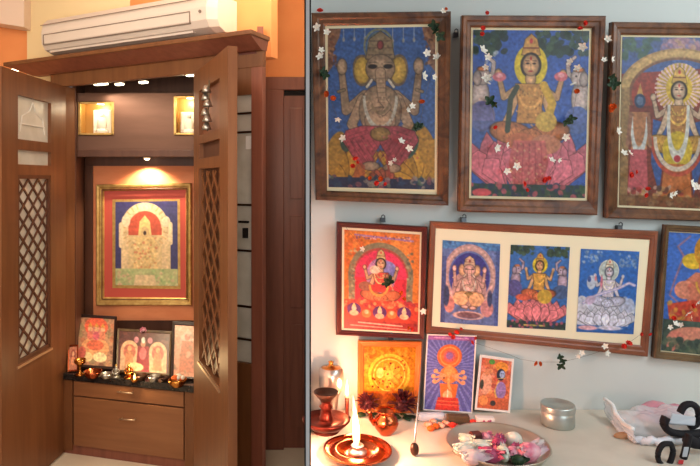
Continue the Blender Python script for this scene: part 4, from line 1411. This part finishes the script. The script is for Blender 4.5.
# -- two cards
P = Paint(60, 50, 295, 425, 120, (92, 92, 160))
P.rays(172, 200, 40, 40, 400, (124, 128, 190), .4, .8).poly([(60, 50), (295, 50), (295, 72), (60, 72)], (150, 90, 150)).line([(90, 60), (260, 62)], 6, (206, 150, 190))
P.ell(172, 152, 62, 60, (222, 104, 50)).ring(172, 152, 46, 45, 7, (236, 150, 80)).ell(172, 152, 30, 30, (200, 90, 90)).ell(172, 150, 18, 18, (140, 96, 150))
P.ell(175, 245, 46, 44, (226, 124, 60)).ell(175, 225, 26, 26, (232, 150, 80))
for q in (-1, 1):
    for k, (dx_, dy_) in enumerate(((62, 235), (72, 262), (66, 288))):
        P.line([(175 + q * 20, 250), (175 + q * dx_, dy_)], 13, (230, 150, 100), w2=9).ell(175 + q * (dx_ + 6), dy_ - 6, 11, 11, (236, 160, 110))
P.poly([(130, 290), (222, 290), (214, 360), (138, 360)], (222, 110, 50)).line([(172, 235), (175, 300), (186, 320)], 13, (236, 160, 96)).ell(150, 262, 5, 5, (90, 50, 50))
P.ell(172, 350, 24, 26, (236, 170, 120)).line([(172, 320), (172, 375)], 5, (240, 220, 190))
P.poly([(125, 360), (225, 360), (236, 425), (112, 425)], (206, 60, 50)).line([(120, 378), (230, 380)], 5, (226, 120, 80)).line([(118, 396), (234, 398)], 5, (226, 110, 80)).grain(.08, 2)
standing('blue card with an orange many-armed deity between foil picture and small card',
         [(427, 334), (476.5, 335.5), (472, 413), (423, 410)], [(428.2, 335.2), (475.2, 336.7), (471, 411.8), (424.2, 409)], 1.478, 'paper', P, zbase=ZT, th=.0025, backth=.003, name='picture_card')
P = Paint(318, 165, 475, 420, 80, (206, 110, 70))
P.dots(318, 165, 475, 420, 70, 14, [(196, 80, 60), (226, 150, 90), (170, 70, 60), (214, 130, 110)], .8, 3)
P.ell(372, 180, 16, 14, (80, 140, 60)).ell(425, 200, 34, 26, (222, 140, 50)).ell(424, 240, 22, 30, (36, 40, 60)).ell(431, 238, 14, 20, (150, 166, 204)).ell(426, 234, 2.5, 1.5, (30, 30, 50)).ell(436, 234, 2.5, 1.5, (30, 30, 50)).line([(405, 262), (450, 254)], 3, (220, 190, 110)).line([(415, 275), (400, 330), (420, 380)], 9, (206, 170, 90)).ell(350, 290, 30, 60, (226, 160, 130)).ell(352, 235, 16, 18, (206, 130, 90))
P.ell(430, 320, 26, 44, (150, 120, 176)).poly([(320, 360), (470, 360), (470, 420), (320, 420)], (196, 96, 60)).ell(345, 380, 24, 26, (226, 140, 80)).ell(395, 390, 14, 14, (60, 50, 50)).ell(330, 300, 10, 24, (60, 60, 50)).grain(.09, 2)
standing('small white-bordered card of a blue-faced flute player standing right of the blue card',
         [(480, 354.5), (514, 359), (510, 413), (474.5, 409.5)], [(482, 357.5), (511.7, 361.5), (508, 410.5), (477, 407.5)], 1.484, 'paper', P, zbase=ZT, th=.0012, backth=.0015, name='picture_card')

# hanging hooks between frames
def hook(px, py, label, d=DW - .012):
    c = at(px, py, d)
    t = MB()
    t.box(c.x - .006, c.x + .006, c.y - .001, c.y + .011, c.z - .007, c.z + .004)
    t.tube([c + Vector((-.004, -.003, .003)), c + Vector((-.004, -.003, .009)), c + Vector((0, -.003, .012)), c + Vector((.004, -.003, .009)), c + Vector((.004, -.003, .003))], .0014, 6)
    tag(t.build('hook', 'metal_hook', loc=tuple(c)), label, 'hook', 'metal picture hooks')


hook(383, 219.5, 'metal hook above the red enthroned deity picture')
hook(391, 337.5, 'metal hook between the red picture and gold foil picture')
hook(464, 219, 'metal hook at the top left of the long frame')
hook(620, 227, 'metal hook at the top right of the long frame')
hook(456, 34, 'metal hook between the left and middle top frames')

# ------------------------------------------------------------------ flower garlands
def flower_proto(kind):
    mb = MB()
    if kind == 'white':
        for k in range(5):
            an = k * 2 * PI / 5 + .3
            mb.petal((0, 0, 0), (math.cos(an) * .0105, -.003, math.sin(an) * .0105), (-math.sin(an), 0, math.cos(an)), .0034, .0012)
        mb.ball((0, -.001, 0), .002, n=8, m=6)
        m = 'petal_white'
    elif kind in ('orange', 'red'):
        for ring in range(3):
            for k in range(8 - ring):
                an = k * 2 * PI / (8 - ring) + ring
                r = .009 - ring * .0022
                mb.petal((0, -.001 * ring, 0), (math.cos(an) * r, -.002 - ring * .002, math.sin(an) * r), (-math.sin(an), 0, math.cos(an)), .0036, .001)
        mb.ball((0, -.002, 0), .003, n=8, m=6)
        m = 'petal_' + kind
    else:
        for k in range(4):
            an = k * 1.5 + .4
            mb.petal((0, 0, 0), (math.cos(an) * .014, -.003, math.sin(an) * .014), (-math.sin(an), 0, math.cos(an)), .005, .002)
        m = 'leaf'
    me_o = mb.build('leaf' if kind == 'leaf' else 'flower', m, smooth=True)
    return me_o


PROTO = {k: flower_proto(k) for k in ('white', 'orange', 'red', 'leaf')}
used_first = set()


def place(kind, parent, p, s=1.0):
    src = PROTO[kind]
    if kind in used_first:
        o = src.copy()
        COL.objects.link(o)
    else:
        o = src
        used_first.add(kind)
    o.parent = parent
    o.location = Vector(p) - Vector(parent_world(parent))
    o.rotation_euler = (random.uniform(-.9, .6), random.uniform(0, 6.28), random.uniform(-.7, .7))
    s *= 1.05
    o.scale = (s * random.uniform(.75, 1.15), s, s * random.uniform(.75, 1.15))
    return o


def garland(label, pts, items, dep, group='flower garlands on the pictures', straight=False):
    """pts: string path in picture positions; items: (kind, x, y[, size]); dep(x, y) gives the depth it hangs at"""
    wp = [at(x, y, dep(x, y)) for x, y in pts]
    t = thing('flower_garland', label, 'garland', tuple(wp[0]), group)
    dense = []
    for i in range(len(wp) - 1):
        for k in range(6):
            dense.append(wp[i].lerp(wp[i + 1], k / 6))
    dense.append(wp[-1])
    MB().tube(dense, .00035, 5).build('string', 'string', t)
    for it in items:
        s_ = it[3] if len(it) > 3 else 1.0
        place(it[0], t, at(it[1], it[2], dep(it[1], it[2]) - .004), s_)
    return t


def dep_plane(o, n, off):
    return lambda x, y: on_plane(x, y, o + n * off, n).y


dA = dep_plane(o, n, .021) if False else None
oT, nT = wallplane(212)
dT = lambda x, y: on_plane(x, y, oT + nT * .020, nT).y
dU = lambda x, y: on_plane(x, y, o2 + n2_ * .014, n2_).y
garland('flower garland looped down around the elephant-headed deity print',
        [(320, 11), (318, 27), (321, 52), (323, 72), (329, 96), (338, 119), (343, 138), (355, 163), (375, 181), (392, 160), (408, 146), (420, 126), (424, 103), (430, 78), (436, 57), (438, 32), (444, 11)],
        [('red', 320, 11, .9), ('white', 317, 27), ('white', 327, 32, .8), ('white', 321, 50, .9), ('white', 320, 56), ('leaf', 323, 72), ('leaf', 325, 75, .8), ('orange', 327, 94, .9), ('orange', 333, 98, .8),
         ('white', 338, 119), ('white', 343, 138, .9), ('red', 355, 158, .7), ('red', 353, 166, .7), ('red', 358, 162, .6), ('orange', 370, 178, .7), ('red', 376, 183, .8), ('orange', 381, 179, .7), ('red', 385, 184, .6),
         ('white', 391, 163, .8), ('white', 395, 160, .7), ('white', 401, 141), ('white', 409, 148), ('leaf', 419, 126, 1.0), ('leaf', 415, 128, .8), ('orange', 422, 102, .9), ('white', 412, 106, .9), ('white', 408, 110, .7),
         ('white', 424, 76), ('white', 434, 77, .9), ('white', 437, 57, 1.1), ('white', 427, 53, .8), ('leaf', 436, 30, 1.1), ('leaf', 440, 36, 1.0), ('leaf', 434, 25, .9), ('white', 443, 11, .7), ('orange', 446, 9, .5)], dT)
garland('flower garland with red bows draped over the goddess on lotus print',
        [(486, 15), (483, 30), (484, 52), (487, 78), (491, 102), (496, 126), (498, 148), (507, 170), (526, 187), (546, 181), (556, 160), (566, 138), (572, 119), (577, 91), (579, 68), (582, 45), (583, 24)],
        [('red', 487, 13, .7), ('red', 483, 28, .6), ('red', 482, 34, .8), ('white', 483, 50, 1.1), ('white', 488, 57), ('white', 486, 67, .9), ('white', 487, 78, 1.1), ('leaf', 490, 101, 1.1), ('leaf', 494, 104, .8), ('red', 495, 127, .7),
         ('white', 497, 148, 1.1), ('white', 507, 145, .8), ('white', 507, 171, .9), ('white', 517, 166, 1.0), ('red', 524, 184, .8), ('red', 527, 190, .7), ('red', 545, 180, .9), ('red', 549, 178, .6), ('white', 552, 160, .8), ('white', 559, 160, .8),
         ('white', 566, 137, 1.1), ('leaf', 571, 119, 1.1), ('leaf', 567, 122, .8), ('orange', 577, 91, .9), ('white', 578, 68, .9), ('white', 570, 62, .8), ('white', 583, 47, 1.1), ('red', 580, 29, .8), ('red', 585, 23, .8)], dT)
garland('flower garland hanging down the left of the crowned deity with sunburst halo',
        [(609, 26), (607, 40), (608, 60), (613, 82), (613, 107), (618, 131), (626, 154), (634, 176), (648, 192), (672, 197), (693, 184), (704, 176), (716, 150), (728, 100), (738, 40)],
        [('white', 608, 39), ('white', 604, 60, .9), ('white', 612, 59, .9), ('leaf', 612, 78), ('leaf', 614, 84, 1.1), ('orange', 613, 107, 1.0), ('orange', 611, 110, .7), ('white', 618, 131, 1.1), ('white', 624, 153, .9), ('white', 630, 153, .8),
         ('red', 631, 175, .9), ('red', 636, 172, .6), ('red', 648, 189, .8), ('red', 646, 195, .7), ('white', 671, 195, .9), ('white', 675, 193, .7), ('white', 692, 183, .9), ('white', 697, 187, 1.0), ('leaf', 716, 150), ('white', 728, 100), ('orange', 722, 125)], dT)
garland('sparse flower garland across the red enthroned deity picture',
        [(345, 226), (354, 238), (363, 249), (378, 268), (390, 281), (402, 294), (413, 304), (423, 311), (427, 318)],
        [('white', 363, 249, .9), ('leaf', 390, 281, 1.0), ('leaf', 386, 283, .8), ('orange', 401, 293, .7), ('orange', 404, 299, .6), ('white', 423, 311, .9), ('red', 412, 329, .6), ('orange', 408, 328, .7)], dU)
garland('flower garland over the kneeling figure print at the right edge',
        [(660, 330), (668, 328), (676, 324), (688, 313), (698, 303), (712, 292)],
        [('white', 676, 324, .8), ('white', 670, 327, .7), ('white', 681, 325, .6), ('white', 688, 313, .9), ('white', 691, 318, .7), ('white', 698, 302, .8), ('red', 693, 306, .7), ('red', 674, 318, .7)], dU)
dC = lambda x, y: 1.474 if x < 480 else (1.462 + .024 * min(1, (x - 480) / 60) if y > 355 else 1.474)
dG = lambda x, y: 1.468
garland('long sagging flower garland strung from the blue card below the long frame',
        [(446, 331), (453, 335), (463, 338), (472, 342), (485, 346), (505, 353), (520, 359), (537, 362), (561, 362), (579, 358), (605, 350), (626, 345), (641, 334), (652, 328)],
        [('red', 453, 337, .7), ('red', 457, 332, .7), ('red', 450, 334, .6), ('red', 461, 329, .5), ('red', 472, 343, .7), ('red', 475, 338, .6), ('orange', 535, 363, .8), ('orange', 540, 364, .7), ('leaf', 560, 357, .8), ('leaf', 561, 366, .9), ('leaf', 563, 361, .7),
         ('white', 578, 356, .7), ('white', 582, 353, .6), ('white', 605, 346, .9), ('white', 607, 353, .8), ('red', 624, 346, .8), ('red', 629, 343, .8), ('red', 641, 334, .7), ('red', 650, 334, .5)], dG)

# ------------------------------------------------------------------ things on the shelf
LG = 'ritual things on the stone shelf'
# front brass lamp dish with the tall flame
p = on_top(357.5, 455, ZT)
r = 34.5 / F * p.y
o_ = thing('oil_lamp', 'wide shiny copper oil lamp dish with the tall flame, front of shelf', 'lamp', tuple(p))
MB().lathe([(0, .001), (r * .55, 0), (r * .8, .004), (r, .012), (r * .985, .015), (r * .9, .012), (r * .78, .008), (r * .68, .013), (r * .60, .013), (r * .52, .006), (r * .3, .005), (0, .005)], p, 48).build('dish', 'copper', o_, smooth=True)
MB().lathe([(.018, .004), (.02, .008), (.013, .012), (.011, .016), (.014, .020), (.012, .022), (.0, .019)], p, 24).build('wick_holder', 'steel', o_, smooth=True)
fb = at(356.5, 448, p.y)
fh = (448 - 395) / F * p.y
t = tag(flame('f', fb, fh, .0080, '', (-.07, 0)).build('flame', 'flame', loc=tuple(fb), smooth=True), 'tall bright flame rising from the front copper lamp dish', 'flame')
MB().tube([p + Vector((0, 0, .018)), fb + Vector((0, 0, .006))], .0018, 6).build('wick', 'frame_black', o_)
lamp('POINT', 'front_flame_light', tuple(fb + Vector((-.002, -.018, fh * .5))), 6.0, (1, .45, .27), .018)

# two-tier aged copper lamp at left
p = on_top(326, 431, ZT)
o_ = thing('oil_lamp', 'dark red-brown two-tier copper lamp at the left end of the shelf', 'lamp', tuple(p))
k = p.y / F
MB().lathe([(0, 0), (13 * k, 0), (14 * k, .003), (9 * k, .006), (18 * k, .012), (24 * k, .026), (23 * k, .030), (17 * k, .022), (8 * k, .02), (6 * k, .03)], p, 36).build('drip_tray', 'copper_dark', o_, smooth=True)
MB().lathe([(6 * k, .022), (7.5 * k, .03), (6 * k, .036), (5 * k, .05), (7 * k, .056), (4.5 * k, .064), (6 * k, .07)], p, 28).build('stem', 'copper_dark', o_, smooth=True)
MB().lathe([(5 * k, .068), (8 * k, .076), (12.5 * k, .088), (12 * k, .0905), (9 * k, .083), (0, .080)], p, 28).build('oil_cup', 'bowl_dark', o_, smooth=True)
# steel cup + lamp behind it
p2_ = on_top(331, 416, ZT)
o_ = thing('cup', 'shiny metal cup with knob standing behind the two-tier lamp', 'cup', tuple(p2_))
k = p2_.y / F
MB().lathe([(0, 0), (9 * k, 0), (6 * k, .01), (8 * k, .05), (12 * k, .07), (12.5 * k, .10), (12 * k, .112), (10 * k, .118)], p2_, 28).build('body', 'steel', o_, smooth=True)
MB().lathe([(10 * k, .118), (3 * k, .122), (2 * k, .128), (3 * k, .132), (0, .135)], p2_, 20).build('knob', 'brass', o_, smooth=True)
p3_ = on_top(347, 418, ZT)
o_ = thing('candle', 'slim lit candle behind the front lamp, left of the gold foil picture', 'candle', tuple(p3_))
h = (418 - 398) / F * p3_.y
MB().lathe([(0, 0), (.009, 0), (.009, .003), (.0045, .004), (.0045, h), (0, h)], p3_, 16).build('candle_stick', 'copper_dark', o_, smooth=True)
q = p3_ + Vector((0, 0, h))
tag(flame('f', q, .046, .0055, '').build('flame', 'flame', loc=tuple(q), smooth=True), 'small pale flame of the candle left of the foil picture', 'flame')
lamp('POINT', 'candle_light', tuple(q + Vector((0, -.012, .03))), .8, (1, .45, .22), .012)

# small copper pot
p = on_top(386, 434, ZT)
k = p.y / F
o_ = thing('copper_pot', 'small round polished copper pot with a spout, right of the tall flame', 'pot', tuple(p))
MB().lathe([(0, 0), (6 * k, 0), (7 * k, .003), (11 * k, .014), (12.6 * k, .026), (11 * k, .038), (8 * k, .044), (8 * k, .048), (10.5 * k, .054), (9.8 * k, .055), (7 * k, .049), (0, .03)], p, 32).build('body', 'copper', o_, smooth=True)
MB().tube([p + Vector((-11 * k, 0, .022)), p + Vector((-15 * k, 0, .034)), p + Vector((-16 * k, 0, .046)), p + Vector((-17.5 * k, -.002, .054))], [.006, .005, .0045, .006], 10).build('spout', 'copper', o_, smooth=True)


def dark_bloom(px, py, rr, label, seed):
    random.seed(seed)
    c = on_top(px, py, ZT)
    cc = c + Vector((0, 0, rr * .8))
    t = thing('flower', label, 'flower', tuple(c), 'dark red blooms by the foil picture')
    b = MB()
    for i in range(46):
        th_ = random.uniform(0, 2 * PI)
        ph = random.uniform(-.3, 1.4)
        d = Vector((math.cos(th_) * math.cos(ph), math.sin(th_) * math.cos(ph) * .8, math.sin(ph)))
        s_ = d.cross(Vector((.1, .2, 1))).normalized()
        b.petal(cc + d * rr * .25, cc + d * rr * random.uniform(.85, 1.15), s_, rr * .18, rr * .1)
    b.build('petals', 'maroon', t, smooth=True)
    MB().ball(cc, rr * .45, n=14, m=10).build('flower_core', 'maroon', t, smooth=True)
    b = MB()
    for i in range(5):
        d = Vector((math.cos(i * 1.3), math.sin(i * 1.3) * .6 - .2, .0))
        b.petal(c + d * rr * .2 + Vector((0, 0, .004)), c + d * rr * 1.0 + Vector((0, 0, .003)), d.cross(Vector((0, 0, 1))), rr * .3, .003)
    b.build('sepals', 'leaf', t)


dark_bloom(367, 415, .030, 'round dark red bloom leaning at the lower left of the foil picture', 3)
dark_bloom(402, 417, .036, 'spiky dark red bloom in front of the right of the foil picture', 5)
for c_, lab in (((404.5, 386), ''),):
    pass

# long brass spoon leaning back
p = on_top(414.5, 456, ZT)
o_ = thing('ladle', 'long thin-handled brass ritual spoon leaning up in front of the blue card', 'spoon', tuple(p))
MB().ball(p + Vector((0, 0, .014)), .0095, .0085, .014).build('bowl', 'bowl_dark', o_, smooth=True)
tp = at(422.5, 343, 1.462)
MB().tube([p + Vector((0, 0, .026)), (p + Vector((0, 0, .026))).lerp(tp, .5) + Vector((0.001, 0, 0)), tp], [.0022, .0012, .001], 8).build('handle', 'steel', o_, smooth=True)

# items in front of the cards
def boxy(name, label, cat, x0, x1, ybot, hgt, dep_, m, rot=0, group=None, bev=.002):
    c = on_top((x0 + x1) / 2, ybot, ZT)
    w = (x1 - x0) / F * c.y / 2
    Tq = Matrix.Translation(c + Vector((0, dep_ / 2, 0))) @ Matrix.Rotation(rot, 4, 'Z')
    o = MB().box(-w, w, -dep_ / 2, dep_ / 2, 0, hgt, Tq).build(name, m, loc=tuple(c), bev=bev)
    return tag(o, label, cat, group)


boxy('paper_packet', 'crumpled blue-white packet at the foot of the blue card', 'packet', 418, 446, 422, .018, .022, 'wrap', .05, bev=.006)
boxy('carton', 'small dark brown box at the foot between the two cards', 'box', 448, 470, 425, .020, .02, 'box_brown', -.06)
mb_ = boxy('matchbox', 'small white and pink patterned box behind the steel plate', 'box', 477, 495, 426, .018, .018, 'paper', -.1)
b = MB()
c = on_top(486, 426, ZT)
for i in range(7):
    xx = c.x + random.uniform(-.018, .018)
    b.ball((xx, c.y - .001, c.z + random.uniform(.004, .014)), .003, .0012, .002, n=8, m=5)
b.build('printed_pattern', 'magenta', mb_)
random.seed(11)
for i, (px, py, m_) in enumerate(((428, 425, 'candy'), (433, 422, 'candy'), (436, 427, 'petal_orange'), (441, 426, 'candy'), (446, 424, 'candy'), (431, 429, 'petal_orange'))):
    c = on_top(px, py + 2, ZT) + Vector((0, 0, .006))
    q = MB().ball(c, .010, .008, .0062, n=12, m=8, T=Matrix.Rotation(i * .7, 3, 'Z')).build('sweet', m_, loc=tuple(c), smooth=True)
    tag(q, 'rounded orange-pink sweet in the little heap before the blue card', 'sweet', 'sweets before the blue card')
for px, py, lab in ((452.5, 428, 'round red blossom on the shelf left of the steel plate'), (473, 425, 'round red blossom between the brown box and patterned box')):
    c = on_top(px, py, ZT) + Vector((0, 0, .007))
    b = MB().ball(c, .008, .007, .0065, n=12, m=8)
    for k in range(8):
        an = k * PI / 4
        b.petal(c, c + Vector((math.cos(an) * .012, math.sin(an) * .010, .002)), (-math.sin(an), math.cos(an), 0), .004, .001)
    tag(b.build('flower', 'petal_red', loc=tuple(c), smooth=True), lab, 'flower', 'loose red blossoms')

# steel plate with petals and bulbs
p = on_top(497.5, 450, ZT)
k = p.y / F
pl = MB().lathe([(0, .0015), (40 * k, .0005), (46 * k, .003), (49.5 * k, .014), (50.5 * k, .0155), (50 * k, .017), (48.6 * k, .015), (45 * k, .006), (40 * k, .0035), (0, .003)], p, 64).build('plate', 'plate', loc=tuple(p), smooth=True)
tag(pl, 'round steel plate of pink and white buds at the front of the shelf', 'plate')
PZ = ZT + .005


def bud(px, py, rx, ry, rz_, rot, m, label, name='flower_bud', cat='flower bud', tilt=0, petals=True, lift=0.0, skin=None):
    if petals:
        rx, ry, rz_ = rx * 1.2, ry * 1.4, rz_ * 1.35
    c = on_top(px, py, PZ + rz_ * .75) + Vector((0, 0, lift))
    T3 = Matrix.Rotation(rot, 3, 'Z') @ Matrix.Rotation(tilt, 3, 'Y')
    if petals:
        t = thing(name, label, cat, tuple(c), 'buds on the steel plate')
        b = MB()
        n_, m_ = 16, 12
        vs, fs = [], []
        for i in range(m_ + 1):
            u = i / m_
            r_ = math.sin(PI * u ** .85) ** .75 if 0 < u < 1 else 0
            for q in range(n_):
                an = 2 * PI * q / n_
                rr = r_ * (1 + .05 * math.sin(3 * an))
                vs.append(T3 @ Vector(((u * 2 - 1) * rx, ry * rr * math.cos(an), rz_ * rr * math.sin(an))) + c)
        for i in range(m_):
            for q in range(n_):
                q2 = (q + 1) % n_
                fs.append((i * n_ + q, i * n_ + q2, (i + 1) * n_ + q2, (i + 1) * n_ + q))
        b.add(vs, fs).build('bud_body', m, t, smooth=True)
        b = MB()
        for q in range(4):
            an = .5 + q * .75
            s0_ = Vector((0, math.cos(an), math.sin(an)))
            a_ = T3 @ Vector((-rx * .9, s0_.y * ry * .5, s0_.z * rz_ * .5)) + c
            e_ = T3 @ Vector((rx * 1.15, s0_.y * ry * .7, s0_.z * rz_ * .8)) + c
            nn_ = T3 @ Vector((0, -s0_.z, s0_.y))
            b.petal(a_, e_, nn_, ry * .6, -ry * .35)
        b.build('outer_petals', skin or m, t, smooth=True)
        return t
    return tag(MB().ball(c, rx, ry, rz_, n=22, m=14, T=T3).build(name, m, loc=tuple(c), smooth=True), label, cat)


bud(513.5, 440, .0185, .018, .017, 0, 'bulb', 'large round white bulb at the back right of the plate', 'white_bulb', 'bulb', petals=False)
bud(530, 452, .026, .014, .015, .5, 'pinkbud', 'pink and white bud at the right side of the plate', skin='pale')
bud(498, 445, .020, .010, .012, 1.1, 'magenta', 'magenta bud near the middle of the plate')
bud(490, 455, .022, .010, .012, -.6, 'magenta', 'dark magenta bud at the front middle of the plate')
bud(503, 453, .022, .009, .011, 1.5, 'greenwhite', 'greenish white petal bud standing between magenta buds')
bud(513, 453, .018, .010, .011, .9, 'pinkbud', 'lilac pink bud below the white bulb', skin='magenta')
bud(475, 457, .024, .012, .011, .1, 'pale', 'pale lilac bud at the front left of the plate')
bud(464, 449, .020, .013, .009, .3, 'bulb', 'creamy white petal clump at the left side of the plate')
bud(481, 446, .022, .011, .010, -.1, 'greenwhite', 'cream petal left of the magenta buds')
bud(486, 437, .010, .008, .008, .4, 'pinkbud', 'tiny pink bud at the back of the plate beside the brown lump')
bud(466, 439, .014, .010, .007, -.4, 'greenwhite', 'white petal at the back left rim of the plate')
bud(519, 460, .014, .008, .008, .2, 'leaf', 'dark green calyx at the front of the plate')
c = on_top(475.5, 441, PZ)
Tq = Matrix.Translation(c) @ Matrix.Rotation(.2, 4, 'Z')
tag(MB().box(-.0125, .0125, -.009, .009, .0, .020, Tq).build('jaggery_lump', 'jaggery', loc=tuple(c), bev=.004), 'brown sugar lump at the back left of the plate', 'sugar lump')

# tin
p = on_top(557.8, 424.5, ZT)
k = p.y / F
o_ = thing('tin', 'round lidded steel tin standing alone right of the plate', 'tin', tuple(p))
MB().lathe([(0, 0), (15.3 * k, 0), (16 * k, .002), (16 * k, .036), (15.4 * k, .037)], p, 40).build('body', 'tin', o_, smooth=True)
MB().lathe([(16.4 * k, .034), (16.6 * k, .046), (16 * k, .049), (14.6 * k, .048), (13.8 * k, .045), (0, .045)], p, 40).build('lid', 'tin', o_, smooth=True)

# plastic bag with contents
random.seed(4)
c = on_top(655, 438, ZT)
bagt = thing('plastic_bag', 'crumpled clear plastic bag lying on the right of the shelf', 'bag', tuple(c))
import mathutils.noise as mn


def blob(cx, cy, rx, ry, h, seed, amp, n=44, m=22, T=None, open_=False):
    vs, fs = [], []
    for i in range(m + 1):
        ph = PI / 2 * i / m
        for k in range(n):
            an = 2 * PI * k / n
            e_ = 2.6
            cr = math.copysign(abs(math.cos(an)) ** (2 / e_), math.cos(an))
            sr = math.copysign(abs(math.sin(an)) ** (2 / e_), math.sin(an))
            r_ = math.cos(ph) ** .6
            x, y, z = cx + rx * cr * r_, cy + ry * sr * r_, h * math.sin(ph)
            nz_ = mn.noise(Vector((x * 28 + seed, y * 28, z * 34))) + .6 * mn.noise(Vector((x * 70 + seed, y * 60, z * 70)))
            f = 1 + amp * nz_
            vs.append(Vector((cx + (x - cx) * f, cy + (y - cy) * f, ZT + .0015 + max(0, z * (1 + amp * 1.2 * nz_)))))
    for i in range(m):
        for k in range(n):
            k2 = (k + 1) % n
            fs.append((i * n + k, i * n + k2, (i + 1) * n + k2, (i + 1) * n + k))
    return MB().add(vs, fs)


bc = on_top(666, 432, ZT)
blob(bc.x + .01, bc.y + .012, .112, .058, .044, 2, .12, n=90, m=40).build('bag_film', 'plastic', bagt, smooth=True)
# upstanding bag mouth at left
ml = on_top(622, 425, ZT)
vs, fs = [], []
nn, mm = 26, 16
for i in range(mm + 1):
    v = i / mm
    for k in range(nn):
        u = k / (nn - 1)
        x0_, y0_ = 607 + 33 * u, 404 + 36 * u + 4 * math.sin(u * 9)
        base = on_top(608 + 34 * u, 418 + 28 * u, ZT)
        top = base + Vector((.002 - .010 * u, .02, (.036 - .014 * u) + .006 * math.sin(u * 7 + .5)))
        pnt = base.lerp(top, v) + Vector((-.010 * math.sin(v * PI), -.008 * math.sin(v * PI), .0)) + Vector((.0035 * mn.noise(Vector((u * 6, v * 4, 1))), .006 * mn.noise(Vector((u * 7, v * 5, 3))), 0))
        pnt.z = max(pnt.z, ZT + .001)
        vs.append(pnt)
for i in range(mm):
    for k in range(nn - 1):
        a_ = i * nn + k
        fs.append((a_, a_ + 1, a_ + nn + 1, a_ + nn))
MB().add(vs, fs).build('bag_mouth', 'plastic', bagt, smooth=True, thick=.0006)
MB().tube([vs[mm * nn + k] for k in range(nn)], .0048, 8).build('bag_rim', 'white', bagt, smooth=True)
fe = [on_top(x, y, ZT) + Vector((0, 0, z_)) for x, y, z_ in ((612, 424, .006), (622, 434, .005), (636, 443, .007), (648, 446, .011), (662, 447, .013), (676, 446, .014), (692, 446, .013), (712, 446, .012))]
fd = []
for i in range(len(fe) - 1):
    for k in range(6):
        q_ = fe[i].lerp(fe[i + 1], k / 6)
        fd.append(q_ + Vector((0, .0015 * math.sin(i * 2 + k), .002 * math.sin(i * 6 + k * 1.3))))
MB().tube(fd, [.004 + .004 * min(1, j / 14) + .001 * math.sin(j * 1.7) for j in range(len(fd))], 10).build('bag_fold', 'film_white', bagt, smooth=True)
pk = on_top(655, 420, ZT)
b = blob(pk.x + .025, pk.y + .006, .062, .034, .036, 9, .15, n=30, m=12)
tag(b.build('sweet_packet', 'bagin', loc=tuple(pk), smooth=True), 'pink packet inside the clear plastic bag', 'packet')
pk = on_top(628, 440, ZT)
b = blob(pk.x - .003, pk.y + .012, .020, .010, .010, 19, .15, n=26, m=10)
tag(b.build('tan_pouch', 'pouch', loc=tuple(pk), smooth=True), 'tan pouch peeping from the mouth of the plastic bag', 'pouch')

# black straps with buckle
sb = on_top(680, 452, ZT)
o_ = thing('strap', 'black strap with loops and a grey buckle lying over the plastic bag', 'strap', tuple(sb))


def ribbon(pts, w, th_=.0022, m='strap', nm='strap_band'):
    pts = [Vector(p) for p in pts]
    dense = []
    for i in range(len(pts) - 1):
        p0, p1, p2, p3 = pts[max(i - 1, 0)], pts[i], pts[i + 1], pts[min(i + 2, len(pts) - 1)]
        for k in range(8):
            t_ = k / 8
            dense.append(.5 * ((2 * p1) + (p2 - p0) * t_ + (2 * p0 - 5 * p1 + 4 * p2 - p3) * t_ ** 2 + (3 * p1 - p0 - 3 * p2 + p3) * t_ ** 3))
    dense.append(pts[-1])
    return MB().tube(dense, w, 8, flat=th_).build(nm, m, o_, smooth=True)


DS = 1.235
ribbon([at(x, y, 1.215) for x, y in ((672, 444), (664, 444), (659, 450), (658, 458), (661, 464), (667, 466), (671, 460), (673, 451), (671, 444))], .0055, .0055)
ribbon([at(x, y, 1.235) for x, y in ((689, 434), (687, 444), (684, 456), (679, 470))], .009, .006)
ribbon([at(x, y, 1.29) for x, y in ((666, 417), (664, 424), (669, 431), (680, 434), (692, 434), (710, 432))], .011, .008)
ribbon([at(x, y, 1.31) for x, y in ((680, 413), (684, 406), (691, 404), (697, 408), (699, 416), (696, 424), (689, 427))], .0085, .007)
ribbon([at(x, y, 1.25) for x, y in ((686, 438), (695, 443), (710, 444))], .010, .012)
MB().hexa([at(668, 424, 1.285), at(695, 426, 1.285), at(696, 417, 1.295), at(672, 413, 1.295), at(668, 424, 1.30), at(695, 426, 1.30), at(696, 417, 1.31), at(672, 413, 1.31)]).build('buckle', 'buckle', o_, bev=.003)
MB().hexa([at(682, 457, 1.215), at(687, 457, 1.215), at(689, 447, 1.215), at(684, 447, 1.215), at(682, 457, 1.228), at(687, 457, 1.228), at(689, 447, 1.228), at(684, 447, 1.228)]).build('buckle', 'buckle', o_, bev=.001)
MB().hexa([at(678, 464, 1.205), at(683, 464, 1.205), at(684, 460, 1.205), at(679, 460, 1.205), at(678, 464, 1.228), at(683, 464, 1.228), at(684, 460, 1.228), at(679, 460, 1.228)]).build('red_tag', 'tag_red', o_)

# room B light: dim daylight from the upper right window side
lamp('AREA', 'daylight', (1.5, .55, 2.2), 12, (.84, .95, 1.0), (.7, .7), target=(.7, 1.5, 1.25))
lamp('AREA', 'daylight_low', (.95, .2, 1.6), 4.2, (.9, .96, 1.0), (.7, .5), target=(.5, 1.4, ZT))

w = bpy.data.worlds.new('world')
scene.world = w
w.use_nodes = True
w.node_tree.nodes['Background'].inputs[0].default_value = (.95, .96, 1, 1)
w.node_tree.nodes['Background'].inputs[1].default_value = .22

for o in bpy.data.objects:
    if '_w' in o:
        del o['_w']
